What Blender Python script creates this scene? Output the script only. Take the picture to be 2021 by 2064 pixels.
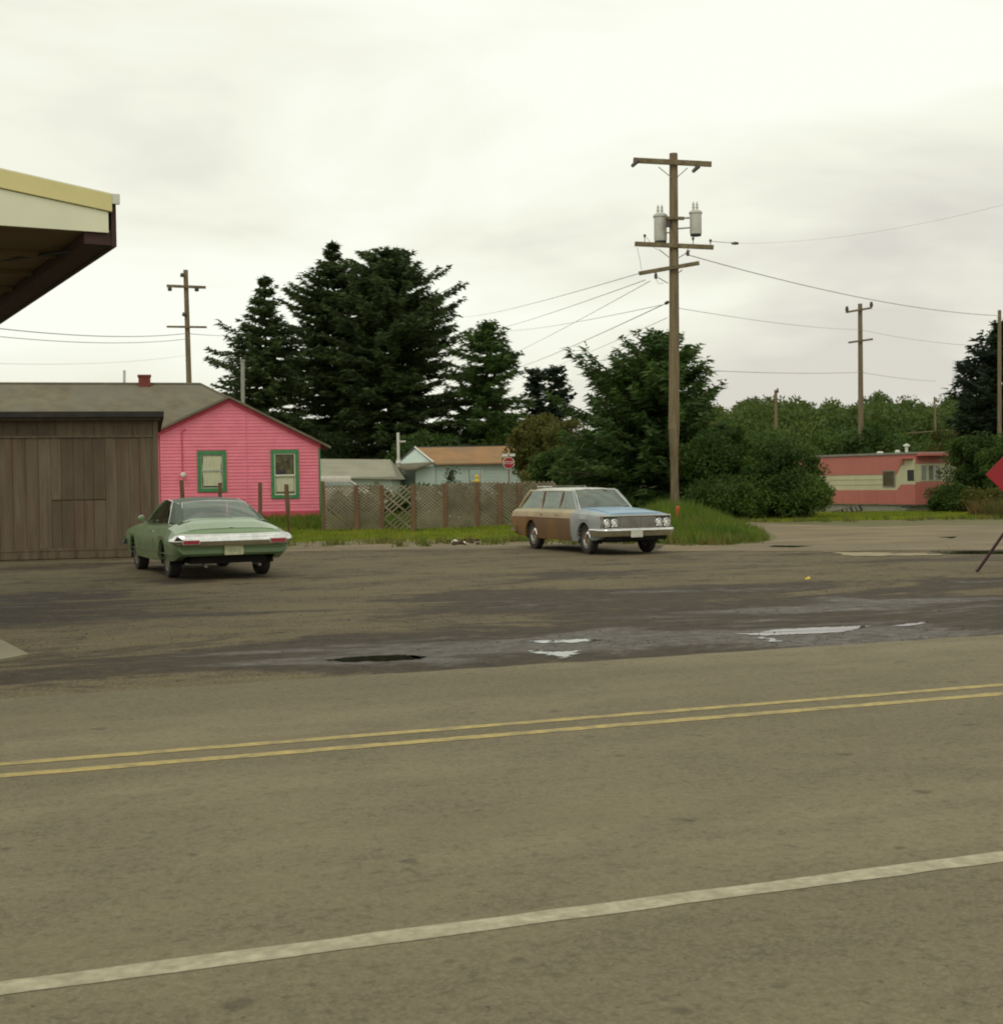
import bpy, bmesh, math, random
import numpy as np
from mathutils import Vector, Matrix, Euler
sc = bpy.context.scene
for o in list(bpy.data.objects): bpy.data.objects.remove(o)
# ------------------------------------------------------------------ camera
F, CX, CY = 2850.0, 1010.5, 1032.0
EYE = Vector((0, 0, 1.65))
R_CAM = (Matrix.Rotation(math.radians(90 - 1.246), 3, 'X') @ Matrix.Rotation(math.radians(-0.84), 3, 'Z'))
cd = bpy.data.cameras.new('camera'); cam = bpy.data.objects.new('camera', cd)
sc.collection.objects.link(cam)
cam.location = EYE; cam.rotation_euler = R_CAM.to_euler()
cd.sensor_fit = 'HORIZONTAL'; cd.sensor_width = 28.0; cd.lens = F / 2021 * 28.0
cd.clip_start = 0.1; cd.clip_end = 3000
cd.dof.use_dof = True; cd.dof.focus_distance = 11.0; cd.dof.aperture_fstop = 6.0
sc.camera = cam
sc.render.resolution_x = 1002; sc.render.resolution_y = 1024
# ------------------------------------------------------------------ world: overcast
SUN_EL, SUN_ROT = math.radians(52), math.radians(200)
w = bpy.data.worlds.new('World'); sc.world = w; w.use_nodes = True
nt = w.node_tree; N = nt.nodes; L = nt.links
bg = N['Background']; bg.inputs['Strength'].default_value = 0.1
sky = N.new('ShaderNodeTexSky'); sky.sky_type = 'NISHITA'; sky.sun_disc = False
sky.sun_elevation = SUN_EL; sky.sun_rotation = SUN_ROT; sky.air_density = 1.5; sky.dust_density = 4
tc = N.new('ShaderNodeTexCoord')
mp = N.new('ShaderNodeMapping'); mp.inputs['Scale'].default_value = (1.0, 1.0, 3.2); mp.inputs['Location'].default_value = (0.35, 0.1, 0.42)
L.new(tc.outputs['Generated'], mp.inputs['Vector'])
n1 = N.new('ShaderNodeTexNoise'); n1.inputs['Scale'].default_value = 2.1; n1.inputs['Detail'].default_value = 5; n1.inputs['Roughness'].default_value = 0.5
n1.inputs['Distortion'].default_value = 0.35
L.new(mp.outputs[0], n1.inputs['Vector'])
cr = N.new('ShaderNodeValToRGB')
cr.color_ramp.elements[0].position = 0.38; cr.color_ramp.elements[0].color = (0.72, 0.695, 0.625, 1)
cr.color_ramp.elements[1].position = 0.60; cr.color_ramp.elements[1].color = (1.02, 1.045, 0.93, 1)
e = cr.color_ramp.elements.new(0.5); e.color = (0.93, 0.935, 0.80, 1)
L.new(n1.outputs['Fac'], cr.inputs['Fac'])
ms = N.new('ShaderNodeVectorMath'); ms.operation = 'SCALE'; ms.inputs['Scale'].default_value = 10.0
L.new(cr.outputs['Color'], ms.inputs[0])
mx = N.new('ShaderNodeMix'); mx.data_type = 'RGBA'; mx.inputs[0].default_value = 0.96
L.new(sky.outputs['Color'], mx.inputs[6]); L.new(ms.outputs[0], mx.inputs[7])
L.new(mx.outputs[2], bg.inputs['Color'])
sl = bpy.data.lights.new('sun', 'SUN'); sl.energy = 0.7; sl.angle = math.radians(25); sl.color = (1, 0.95, 0.86)
so = bpy.data.objects.new('sun', sl); sc.collection.objects.link(so)
sdir = Vector((math.sin(SUN_ROT) * math.cos(SUN_EL), math.cos(SUN_ROT) * math.cos(SUN_EL), math.sin(SUN_EL)))
so.rotation_euler = (-sdir).to_track_quat('-Z', 'Y').to_euler(); so.location = (0, -20, 40)
vs = sc.view_settings; vs.view_transform = 'Standard'; vs.look = 'None'; vs.exposure = 0; vs.gamma = 1; vs.use_curve_mapping = False
sc.render.engine = 'CYCLES'
sc.cycles.pixel_filter_type = 'BLACKMAN_HARRIS'; sc.cycles.filter_width = 1.9
# ------------------------------------------------------------------ helpers
def ray(px, py): return R_CAM @ Vector(((px - CX) / F, -(py - CY) / F, -1))
def at(px, py, Y):
    d = ray(px, py); return EYE + d * (Y / d.y)
def G(px, py, z=0.0):
    d = ray(px, py); return EYE + d * ((z - EYE.z) / d.z)
def onpl(px, py, P0, n):
    d = ray(px, py); return EYE + d * ((P0 - EYE).dot(n) / d.dot(n))
class MB:
    def __init__(s): s.v = []; s.f = []; s.m = []
    def add(s, vs, fs, m=0):
        b = len(s.v); s.v += [tuple(x) for x in vs]
        for f in fs: s.f.append([b + i for i in f]); s.m.append(m)
        return s
    def box(s, c, d, rz=0.0, m=0, R=None):
        hx, hy, hz = d[0] / 2, d[1] / 2, d[2] / 2; c = Vector(c)
        M = R if R is not None else Matrix.Rotation(rz, 3, 'Z')
        vs = [c + M @ Vector((x * hx, y * hy, z * hz)) for z in (-1, 1) for y in (-1, 1) for x in (-1, 1)]
        return s.add(vs, [(0, 2, 3, 1), (4, 5, 7, 6), (0, 1, 5, 4), (2, 6, 7, 3), (0, 4, 6, 2), (1, 3, 7, 5)], m)
    def bb(s, a, b, m=0):
        return s.box([(a[i] + b[i]) / 2 for i in range(3)], [abs(b[i] - a[i]) for i in range(3)], m=m)
    def tube(s, pts, r, n=8, m=0, cap=True, flat=None):
        pts = [Vector(p) for p in pts]
        if not isinstance(r, (list, tuple)): r = [r] * len(pts)
        rings = []
        for i, p in enumerate(pts):
            t = (pts[min(i + 1, len(pts) - 1)] - pts[max(i - 1, 0)])
            if t.length < 1e-9: t = Vector((0, 0, 1))
            t.normalize()
            a = t.cross(Vector((0, 0, 1)))
            if a.length < 1e-3: a = t.cross(Vector((0, 1, 0)))
            a.normalize(); b = a.cross(t)
            k = flat or (1, 1)
            rings.append([p + (a * math.cos(2 * math.pi * j / n) * k[0] + b * math.sin(2 * math.pi * j / n) * k[1]) * r[i] for j in range(n)])
        fs = []
        for i in range(len(pts) - 1):
            for j in range(n):
                fs.append((i * n + j, i * n + (j + 1) % n, (i + 1) * n + (j + 1) % n, (i + 1) * n + j))
        if cap: fs.append(tuple(range(n))[::-1]); fs.append(tuple((len(pts) - 1) * n + j for j in range(n)))
        return s.add([q for rg in rings for q in rg], fs, m)
    def lathe(s, prof, c=(0, 0, 0), axis='Z', n=20, m=0, M=None):
        vs = []; fs = []
        for (r, z) in prof:
            for j in range(n):
                a = 2 * math.pi * j / n
                if axis == 'Z': p = Vector((r * math.cos(a), r * math.sin(a), z))
                elif axis == 'Y': p = Vector((r * math.cos(a), z, r * math.sin(a)))
                else: p = Vector((z, r * math.cos(a), r * math.sin(a)))
                vs.append(Vector(c) + (M @ p if M else p))
        for i in range(len(prof) - 1):
            for j in range(n): fs.append((i * n + j, i * n + (j + 1) % n, (i + 1) * n + (j + 1) % n, (i + 1) * n + j))
        return s.add(vs, fs, m)
    def extrude(s, poly, off, m=0):       # closed polygon (3D points) extruded by vector
        off = Vector(off); n = len(poly); P = [Vector(p) for p in poly]
        return s.add(P + [p + off for p in P], [tuple(range(n))[::-1], tuple(range(n, 2 * n))] + [(i, (i + 1) % n, (i + 1) % n + n, i + n) for i in range(n)], m)
    def grid(s, fn, nu, nv, m=0):
        vs = [fn(i / nu, j / nv) for i in range(nu + 1) for j in range(nv + 1)]
        k = nv + 1
        return s.add(vs, [(i * k + j, (i + 1) * k + j, (i + 1) * k + j + 1, i * k + j + 1) for i in range(nu) for j in range(nv)], m)
def link(o): sc.collection.objects.link(o); return o
def tag(o, label=None, cat=None, group=None, kind=None):
    if label: o['label'] = label
    if cat: o['category'] = cat
    if group: o['group'] = group
    if kind: o['kind'] = kind
    return o
def build(mb, name, mats, parent=None, smooth=False, fix=True, bevel=0.0, auto=None):
    me = bpy.data.meshes.new(name); me.from_pydata([tuple(v) for v in mb.v], [], mb.f)
    if not isinstance(mats, (list, tuple)): mats = [mats]
    for m in mats: me.materials.append(m)
    if len(mats) > 1: me.polygons.foreach_set('material_index', mb.m)
    if fix:
        bm = bmesh.new(); bm.from_mesh(me)
        bmesh.ops.recalc_face_normals(bm, faces=bm.faces)
        if bevel > 0:
            bmesh.ops.remove_doubles(bm, verts=bm.verts, dist=1e-5)
            es = [e for e in bm.edges if len(e.link_faces) == 2 and e.calc_face_angle(0) > 0.5]
            bmesh.ops.bevel(bm, geom=es, offset=bevel, segments=2, affect='EDGES', profile=0.6)
        bm.to_mesh(me); bm.free()
    if smooth:
        me.polygons.foreach_set('use_smooth', [True] * len(me.polygons))
        try: me.set_sharp_from_angle(angle=auto or math.radians(35))
        except Exception: pass
    me.update()
    o = link(bpy.data.objects.new(name, me))
    if parent: o.parent = parent
    return o
def npmesh(name, V, T, mat, parent=None):    # fast triangle mesh
    me = bpy.data.meshes.new(name); V = np.asarray(V, np.float32).reshape(-1, 3); T = np.asarray(T, np.int32).reshape(-1, 3)
    me.vertices.add(len(V)); me.vertices.foreach_set('co', V.ravel())
    me.loops.add(T.size); me.loops.foreach_set('vertex_index', T.ravel())
    me.polygons.add(len(T)); me.polygons.foreach_set('loop_start', np.arange(0, T.size, 3, dtype=np.int32))
    try: me.polygons.foreach_set('loop_total', np.full(len(T), 3, np.int32))
    except Exception: pass
    me.materials.append(mat); me.update(calc_edges=True)
    o = link(bpy.data.objects.new(name, me))
    if parent: o.parent = parent
    return o
def thing(name, loc=(0, 0, 0), rz=0.0, **k):
    o = link(bpy.data.objects.new(name, None)); o.location = loc; o.rotation_euler = (0, 0, rz); o.empty_display_size = 0.2
    return tag(o, **k)
def dup(o, parent=None):
    c = o.copy(); sc.collection.objects.link(c)
    if parent: c.parent = parent
    for ch in [x for x in ALLCH(o)]: dup(ch, c)
    return c
def ALLCH(o): return [x for x in bpy.data.objects if x.parent == o]
# ------------------------------------------------------------------ materials
MATS = {}
def mat(name, col, col2=None, rough=0.7, ns=4.0, stretch=(1, 1, 1), amt=1.0, bump=0.0, bs=None, metal=0.0, coat=0.0, spec=0.5, col3=None, ns3=0.5, amt3=0.6, rv=0.0, bd=0.02, contrast=(0.35, 0.65), coords='Object', sheen=0):
    m = bpy.data.materials.new(name); m.use_nodes = True; t = m.node_tree; n = t.nodes; l = t.links
    p = n['Principled BSDF']; p.inputs['Roughness'].default_value = rough; p.inputs['Metallic'].default_value = metal
    p.inputs['Coat Weight'].default_value = coat; p.inputs['Specular IOR Level'].default_value = spec
    p.inputs['Coat Roughness'].default_value = 0.12
    MATS[name] = m
    if col2 is None and bump == 0:
        p.inputs['Base Color'].default_value = (*col, 1); return m
    tcn = n.new('ShaderNodeTexCoord'); mpn = n.new('ShaderNodeMapping'); mpn.inputs['Scale'].default_value = stretch
    l.new(tcn.outputs[coords], mpn.inputs['Vector'])
    no = n.new('ShaderNodeTexNoise'); no.inputs['Scale'].default_value = ns; no.inputs['Detail'].default_value = 6; no.inputs['Roughness'].default_value = 0.6
    l.new(mpn.outputs[0], no.inputs['Vector'])
    r = n.new('ShaderNodeMapRange'); r.inputs[1].default_value = contrast[0]; r.inputs[2].default_value = contrast[1]; r.inputs[4].default_value = amt
    l.new(no.outputs['Fac'], r.inputs[0])
    x = n.new('ShaderNodeMix'); x.data_type = 'RGBA'; x.inputs[6].default_value = (*col, 1); x.inputs[7].default_value = (*(col2 or col), 1)
    l.new(r.outputs[0], x.inputs[0]); out = x.outputs[2]
    if col3:
        n3 = n.new('ShaderNodeTexNoise'); n3.inputs['Scale'].default_value = ns3; n3.inputs['Detail'].default_value = 4
        l.new(mpn.outputs[0], n3.inputs['Vector'])
        r3 = n.new('ShaderNodeMapRange'); r3.inputs[1].default_value = 0.42; r3.inputs[2].default_value = 0.66; r3.inputs[4].default_value = amt3
        l.new(n3.outputs['Fac'], r3.inputs[0])
        x3 = n.new('ShaderNodeMix'); x3.data_type = 'RGBA'; l.new(r3.outputs[0], x3.inputs[0]); l.new(out, x3.inputs[6]); x3.inputs[7].default_value = (*col3, 1)
        out = x3.outputs[2]
    l.new(out, p.inputs['Base Color'])
    if rv:
        rr = n.new('ShaderNodeMapRange'); rr.inputs[1].default_value = 0.3; rr.inputs[2].default_value = 0.7; rr.inputs[3].default_value = rough - rv; rr.inputs[4].default_value = rough + rv
        l.new(no.outputs['Fac'], rr.inputs[0]); l.new(rr.outputs[0], p.inputs['Roughness'])
    if bump:
        nb = n.new('ShaderNodeTexNoise'); nb.inputs['Scale'].default_value = bs or ns * 6; nb.inputs['Detail'].default_value = 5
        l.new(mpn.outputs[0], nb.inputs['Vector'])
        b = n.new('ShaderNodeBump'); b.inputs['Strength'].default_value = bump; b.inputs['Distance'].default_value = bd
        l.new(nb.outputs['Fac'], b.inputs['Height']); l.new(b.outputs[0], p.inputs['Normal'])
    return m
def glassmat(name, tint=(0.55, 0.62, 0.55), fac=0.35, rough=0.03):
    m = bpy.data.materials.new(name); m.use_nodes = True; t = m.node_tree; n = t.nodes; l = t.links
    n.remove(n['Principled BSDF']); o = n['Material Output']
    tr = n.new('ShaderNodeBsdfTransparent'); tr.inputs[0].default_value = (*tint, 1)
    gl = n.new('ShaderNodeBsdfGlossy'); gl.inputs['Roughness'].default_value = rough; gl.inputs['Color'].default_value = (0.82, 0.92, 0.84, 1)
    fr = n.new('ShaderNodeLayerWeight'); fr.inputs['Blend'].default_value = fac
    mxx = n.new('ShaderNodeMixShader'); l.new(fr.outputs['Fresnel'], mxx.inputs[0]); l.new(tr.outputs[0], mxx.inputs[1]); l.new(gl.outputs[0], mxx.inputs[2])
    l.new(mxx.outputs[0], o.inputs['Surface']); return m
def leafmat(name, c1, c2, ns=0.35, c3=None):
    m = mat(name, c1, c2, rough=0.6, ns=ns, spec=0.25, contrast=(0.38, 0.62), col3=c3, ns3=0.9, amt3=0.5)
    t = m.node_tree; n = t.nodes; l = t.links; p = n['Principled BSDF']; o = n['Material Output']
    td = n.new('ShaderNodeBsdfTranslucent'); l.new(p.inputs['Base Color'].links[0].from_socket, td.inputs['Color'])
    mm = n.new('ShaderNodeMixShader'); mm.inputs[0].default_value = 0.28
    l.new(p.outputs[0], mm.inputs[1]); l.new(td.outputs[0], mm.inputs[2]); l.new(mm.outputs[0], o.inputs['Surface'])
    return m
M_spruce = leafmat('spruce_needles', (0.037, 0.060, 0.020), (0.074, 0.110, 0.032))
M_spruce2 = leafmat('green_spruce_needles', (0.042, 0.080, 0.018), (0.082, 0.142, 0.030))
M_pine = leafmat('pine_needles', (0.014, 0.028, 0.014), (0.030, 0.050, 0.020))
M_bush = leafmat('bush_leaves', (0.034, 0.070, 0.012), (0.085, 0.140, 0.022))
M_olive = leafmat('olive_leaves', (0.10, 0.11, 0.02), (0.15, 0.14, 0.03), c3=(0.035, 0.055, 0.014))
M_wood_far = leafmat('far_leaves', (0.058, 0.10, 0.020), (0.13, 0.175, 0.034), ns=0.06, c3=(0.05, 0.075, 0.022))
M_grass = leafmat('grass_blades', (0.12, 0.20, 0.012), (0.23, 0.30, 0.02), ns=0.5, c3=(0.36, 0.31, 0.05))
M_grass2 = leafmat('tall_grass_blades', (0.060, 0.130, 0.012), (0.14, 0.215, 0.022), ns=0.7, c3=(0.21, 0.20, 0.045))
M_bark = mat('bark', (0.06, 0.045, 0.03), (0.12, 0.09, 0.06), rough=0.95, ns=3, stretch=(6, 6, 1), bump=0.5)
M_soil = mat('soil', (0.115, 0.09, 0.04), (0.10, 0.12, 0.02), rough=0.95, ns=0.6, bump=0.3, bs=8, col3=(0.16, 0.13, 0.07), ns3=0.15)
M_pole = mat('weathered_pole_wood', (0.125, 0.09, 0.045), (0.24, 0.19, 0.11), rough=0.9, ns=2.5, stretch=(10, 10, 0.5), bump=0.4, bs=12)
M_arm = mat('crossarm_wood', (0.12, 0.09, 0.05), (0.21, 0.17, 0.09), rough=0.9, ns=6, stretch=(1, 1, 1), bump=0.3)
M_wire = mat('wire_metal', (0.40, 0.37, 0.35), rough=0.6)
M_insul = mat('insulator_ceramic', (0.06, 0.04, 0.035), rough=0.3)
M_grey = mat('transformer_grey', (0.50, 0.50, 0.44), (0.60, 0.60, 0.53), rough=0.5, ns=3)
M_dark = mat('dark_iron', (0.03, 0.03, 0.03), rough=0.6)
M_pink = mat('pink_paint', (0.86, 0.235, 0.305), (0.77, 0.195, 0.26), rough=0.75, ns=2.2, bump=0.15, bs=30, col3=(0.74, 0.20, 0.23), ns3=0.9, amt3=0.5)
M_pinkd = mat('red_pink_trim', (0.55, 0.06, 0.10), (0.62, 0.09, 0.13), rough=0.75, ns=3)
M_green = mat('green_trim_paint', (0.035, 0.19, 0.06), (0.06, 0.24, 0.08), rough=0.6, ns=4)
M_sash = mat('sash_paint', (0.42, 0.44, 0.36), (0.30, 0.34, 0.26), rough=0.6, ns=5)
M_curt = mat('curtain', (0.82, 0.81, 0.68), (0.66, 0.66, 0.54), rough=0.9, ns=5, stretch=(4, 1, 0.6))
M_shingle = mat('grey_shingles', (0.185, 0.16, 0.10), (0.125, 0.105, 0.07), rough=0.95, ns=1.6, bump=0.5, bs=14, col3=(0.15, 0.15, 0.11), ns3=0.5, amt3=0.7)
M_barn = mat('weathered_barn_wood', (0.160, 0.125, 0.080), (0.105, 0.078, 0.050), rough=0.9, ns=1.3, stretch=(5, 5, 0.45), bump=0.4, bs=14, col3=(0.13, 0.075, 0.05), ns3=1.0, amt3=0.55)
M_barn2 = mat('grey_barn_wood', (0.18, 0.14, 0.092), (0.11, 0.085, 0.056), rough=0.9, ns=1.6, stretch=(5, 5, 0.45), bump=0.4, bs=14)
M_barn3 = mat('brown_barn_wood', (0.120, 0.088, 0.056), (0.088, 0.062, 0.040), rough=0.9, ns=1.4, stretch=(4, 4, 0.6), bump=0.4, bs=14)
M_tar = mat('tar_fascia', (0.018, 0.016, 0.014), (0.035, 0.03, 0.022), rough=0.85, ns=3)
M_brick = mat('chimney_brick', (0.22, 0.05, 0.035), (0.15, 0.04, 0.03), rough=0.9, ns=9, bump=0.4)
M_white = mat('white_paint', (0.72, 0.72, 0.62), (0.6, 0.6, 0.5), rough=0.5, ns=3)
M_fence = mat('fence_post_wood', (0.19, 0.115, 0.055), (0.13, 0.075, 0.04), rough=0.9, ns=3, stretch=(5, 5, 0.8), bump=0.3)
M_slat = mat('lattice_wood', (0.31, 0.27, 0.175), (0.21, 0.18, 0.11), rough=0.9, ns=1.5, col3=(0.10, 0.075, 0.05), ns3=1.1, amt3=0.6)
M_teal = mat('pale_blue_siding', (0.40, 0.49, 0.43), (0.46, 0.54, 0.47), rough=0.8, ns=0.7)
M_orange = mat('orange_brown_roof', (0.34, 0.19, 0.085), (0.27, 0.16, 0.075), rough=0.9, ns=0.8, bump=0.3, bs=10, col3=(0.22, 0.16, 0.09), ns3=0.4, amt3=0.6)
M_groof = mat('pale_grey_roof', (0.30, 0.29, 0.21), (0.24, 0.235, 0.17), rough=0.9, ns=0.7)
M_glassw = glassmat('window_glass', (0.97, 0.97, 0.93), 0.12)
M_cglass = glassmat('car_glass', (0.66, 0.74, 0.64), 0.62)
M_room = mat('dark_room', (0.05, 0.045, 0.03), (0.09, 0.08, 0.05), rough=0.9, ns=2)
M_tpink = mat('trailer_pink', (0.52, 0.17, 0.13), (0.46, 0.14, 0.11), rough=0.55, ns=0.9, col3=(0.52, 0.18, 0.13), ns3=0.5)
M_tcream = mat('trailer_cream', (0.60, 0.58, 0.36), (0.52, 0.50, 0.31), rough=0.55, ns=0.9)
M_tgrey = mat('trailer_roof_edge', (0.26, 0.26, 0.21), (0.2, 0.2, 0.16), rough=0.7, ns=2)
M_chrome = mat('chrome', (0.80, 0.80, 0.76), (0.62, 0.62, 0.6), rough=0.14, ns=6, metal=1.0)
M_tyre = mat('tyre_rubber', (0.022, 0.020, 0.016), (0.035, 0.03, 0.022), rough=0.85, ns=8)
M_rim = mat('rim_steel', (0.18, 0.17, 0.15), rough=0.5, metal=0.5)
M_under = mat('underbody', (0.012, 0.011, 0.010), (0.02, 0.018, 0.015), rough=0.95, ns=5)
M_tgreen = mat('light_green_car_paint', (0.165, 0.26, 0.115), (0.145, 0.235, 0.105), rough=0.32, ns=1.5, coat=0.7, rv=0.05)
M_vinyl = mat('dark_green_vinyl', (0.055, 0.08, 0.05), (0.045, 0.068, 0.042), rough=0.55, ns=5)
M_red = mat('tail_light_red', (0.32, 0.012, 0.03), rough=0.25, coat=0.5)
M_plate = mat('plate_cream', (0.60, 0.58, 0.36), (0.42, 0.43, 0.24), rough=0.5, ns=14)
M_plate2 = mat('plate_white', (0.62, 0.62, 0.52), (0.50, 0.50, 0.42), rough=0.5, ns=14)
M_wgrey = mat('grey_primer_paint', (0.33, 0.355, 0.34), (0.27, 0.29, 0.285), rough=0.5, ns=1.6, coat=0.15, rv=0.1)
M_wblue = mat('faded_blue_paint', (0.17, 0.31, 0.45), (0.26, 0.37, 0.46), rough=0.42, ns=1.6, coat=0.2, rv=0.08)
M_wbrown = mat('brown_primer_paint', (0.23, 0.125, 0.042), (0.17, 0.092, 0.036), rough=0.6, ns=1.6, col3=(0.13, 0.085, 0.05), ns3=1.2, rv=0.08)
M_wtan = mat('tan_paint', (0.42, 0.35, 0.20), (0.35, 0.29, 0.165), rough=0.5, ns=1.8)
M_wroof = mat('cream_roof_paint', (0.56, 0.56, 0.45), (0.48, 0.48, 0.40), rough=0.4, ns=1.2, coat=0.2)
M_seat = mat('car_seat', (0.05, 0.055, 0.045), (0.07, 0.075, 0.06), rough=0.8, ns=5)
M_lamp = mat('headlight_glass', (0.75, 0.76, 0.70), rough=0.12, coat=1.0)
M_ydark = mat('canopy_soffit_brown', (0.20, 0.14, 0.075), (0.15, 0.105, 0.055), rough=0.85, ns=1.2, stretch=(1, 1, 1))
M_ybrown = mat('canopy_beam_brown', (0.035, 0.013, 0.010), (0.05, 0.02, 0.012), rough=0.7, ns=2)
M_yellow = mat('canopy_yellow', (0.74, 0.66, 0.30), (0.66, 0.60, 0.28), rough=0.6, ns=2)
M_cream = mat('canopy_cream', (0.80, 0.80, 0.58), (0.72, 0.73, 0.54), rough=0.6, ns=1.4, bump=0.05)
M_sign = mat('sign_red', (0.34, 0.008, 0.016), (0.28, 0.008, 0.014), rough=0.45, ns=2)
M_signw = mat('sign_white', (0.72, 0.72, 0.64), rough=0.5)
M_omark = mat('marker_orange', (0.55, 0.10, 0.025), (0.48, 0.09, 0.03), rough=0.7, ns=6)
M_conc = mat('concrete', (0.25, 0.225, 0.14), (0.19, 0.17, 0.11), rough=0.9, ns=2, bump=0.3)
M_ornY = mat('ornament_yellow', (0.62, 0.42, 0.03), rough=0.6)
M_flow = mat('petal_pale', (0.62, 0.58, 0.42), rough=0.7)
M_dirt = mat('dirt_clods', (0.075, 0.035, 0.018), (0.045, 0.024, 0.014), rough=0.95, ns=6, bump=0.5)
# water
M_water = mat('puddle_water', (0.03, 0.027, 0.02), rough=0.03, spec=1.0)
M_water.node_tree.nodes['Principled BSDF'].inputs['IOR'].default_value = 1.45
# road
a0, a1 = G(0, 1411), G(2021, 1281)
w0, w1 = G(0, 2001), G(2021, 1732)
U = ((a1 - a0).normalized() + (w1 - w0).normalized()).normalized()   # along the road
NV = Vector((-U.y, U.x, 0))                                            # away from the camera
ROADANG = math.atan2(U.y, U.x)
d_far = (a0 + a1).dot(NV) / 2
d_yel1 = (G(1010, 1464)).dot(NV); d_yel2 = (G(1010, 1485)).dot(NV); d_wh = (G(1010, 1866)).dot(NV)
print('road', math.degrees(ROADANG), d_far, d_yel1, d_yel2, d_wh)
def surf_nodes(name):
    m = bpy.data.materials.new(name); m.use_nodes = True; return m, m.node_tree.nodes, m.node_tree.links, m.node_tree.nodes['Principled BSDF']
def noise(n, l, vec, scale, detail=5, rough=0.6, stretch=None, dist=0):
    if stretch:
        mpp = n.new('ShaderNodeMapping'); mpp.inputs['Scale'].default_value = stretch; l.new(vec, mpp.inputs['Vector']); vec = mpp.outputs[0]
    no = n.new('ShaderNodeTexNoise'); no.inputs['Scale'].default_value = scale; no.inputs['Detail'].default_value = detail; no.inputs['Roughness'].default_value = rough; no.inputs['Distortion'].default_value = dist
    l.new(vec, no.inputs['Vector']); return no.outputs['Fac']
def mr(n, l, v, a, b, c=0, d=1):
    r = n.new('ShaderNodeMapRange'); r.inputs[1].default_value = a; r.inputs[2].default_value = b; r.inputs[3].default_value = c; r.inputs[4].default_value = d
    l.new(v, r.inputs[0]); return r.outputs[0]
def mixc(n, l, f, A, B):
    x = n.new('ShaderNodeMix'); x.data_type = 'RGBA'
    if isinstance(f, float): x.inputs[0].default_value = f
    else: l.new(f, x.inputs[0])
    for k, c in ((6, A), (7, B)):
        if isinstance(c, tuple): x.inputs[k].default_value = (*c, 1)
        else: l.new(c, x.inputs[k])
    return x.outputs[2]
def mathn(n, l, op, a, b):
    x = n.new('ShaderNodeMath'); x.operation = op
    for k, c in ((0, a), (1, b)):
        if isinstance(c, (int, float)): x.inputs[k].default_value = c
        else: l.new(c, x.inputs[k])
    return x.outputs[0]
def bumpn(n, l, p, h, s, d):
    b = n.new('ShaderNodeBump'); b.inputs['Strength'].default_value = s; b.inputs['Distance'].default_value = d
    l.new(h, b.inputs['Height']); l.new(b.outputs[0], p.inputs['Normal'])
# asphalt: local x along road, y across
M_road, n, l, p = surf_nodes('road_asphalt')
v = n.new('ShaderNodeTexCoord').outputs['Object']
big = noise(n, l, v, 0.5, 4, 0.5, (0.15, 1.0, 1)); med = noise(n, l, v, 2.2, 4, 0.6, (0.5, 1, 1)); fine = noise(n, l, v, 55, 3, 0.8); fine2 = noise(n, l, v, 16, 4, 0.75)
c = mixc(n, l, mr(n, l, big, 0.40, 0.60), (0.138, 0.118, 0.068), (0.196, 0.170, 0.100))
c = mixc(n, l, mr(n, l, med, 0.42, 0.66, 0, 0.5), c, (0.098, 0.080, 0.050))
c = mixc(n, l, mr(n, l, fine, 0.42, 0.7, 0, 0.5), c, (0.30, 0.26, 0.17))
c = mixc(n, l, mr(n, l, fine2, 0.5, 0.75, 0, 0.6), c, (0.062, 0.050, 0.033))
blot = noise(n, l, v, 0.9, 3, 0.5, (0.35, 1, 1), 0.3); c = mixc(n, l, mr(n, l, blot, 0.56, 0.66, 0, 0.35), c, (0.185, 0.158, 0.09))
spot = noise(n, l, v, 3.2, 2, 0.5); c = mixc(n, l, mr(n, l, spot, 0.68, 0.73, 0, 0.55), c, (0.06, 0.048, 0.033))
l.new(c, p.inputs['Base Color']); p.inputs['Roughness'].default_value = 0.85; p.inputs['Specular IOR Level'].default_value = 0.25
bumpn(n, l, p, fine, 0.35, 0.01)
# lot: broken damp asphalt and gravel; local x along road, y away from the road edge
M_lot, n, l, p = surf_nodes('worn_lot_asphalt')
v = n.new('ShaderNodeTexCoord').outputs['Object']
sx = n.new('ShaderNodeSeparateXYZ'); l.new(v, sx.inputs[0])
b1 = noise(n, l, v, 0.42, 8, 0.70, (0.45, 1.0, 1), 0.6); b2 = noise(n, l, v, 1.1, 8, 0.72, (0.35, 1, 1), 0.5); f1 = noise(n, l, v, 26, 4, 0.8); f2 = noise(n, l, v, 5, 6, 0.75)
edge = mr(n, l, sx.outputs['Y'], 0.0, 8.0, 1.0, 0.0)        # damp strip by the road
PUD = []
def wetspot(px, py, rx, ry, k=1.0):
    q = G(px, py) - Vector((O_.x, O_.y, 0)); q = Matrix.Rotation(-ROADANG, 3, 'Z') @ q
    m_ = n.new('ShaderNodeMapping'); m_.vector_type = 'POINT'; m_.inputs['Location'].default_value = (-q.x / rx, -q.y / ry, 0); m_.inputs['Scale'].default_value = (1 / rx, 1 / ry, 0)
    l.new(v, m_.inputs['Vector']); ln_ = n.new('ShaderNodeVectorMath'); ln_.operation = 'LENGTH'; l.new(m_.outputs[0], ln_.inputs[0])
    return mr(n, l, ln_.outputs['Value'], 0.2, 1.5, k, 0.0)
O_ = NV * d_far
acc = mathn(n, l, 'MULTIPLY', edge, 0.05)
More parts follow.
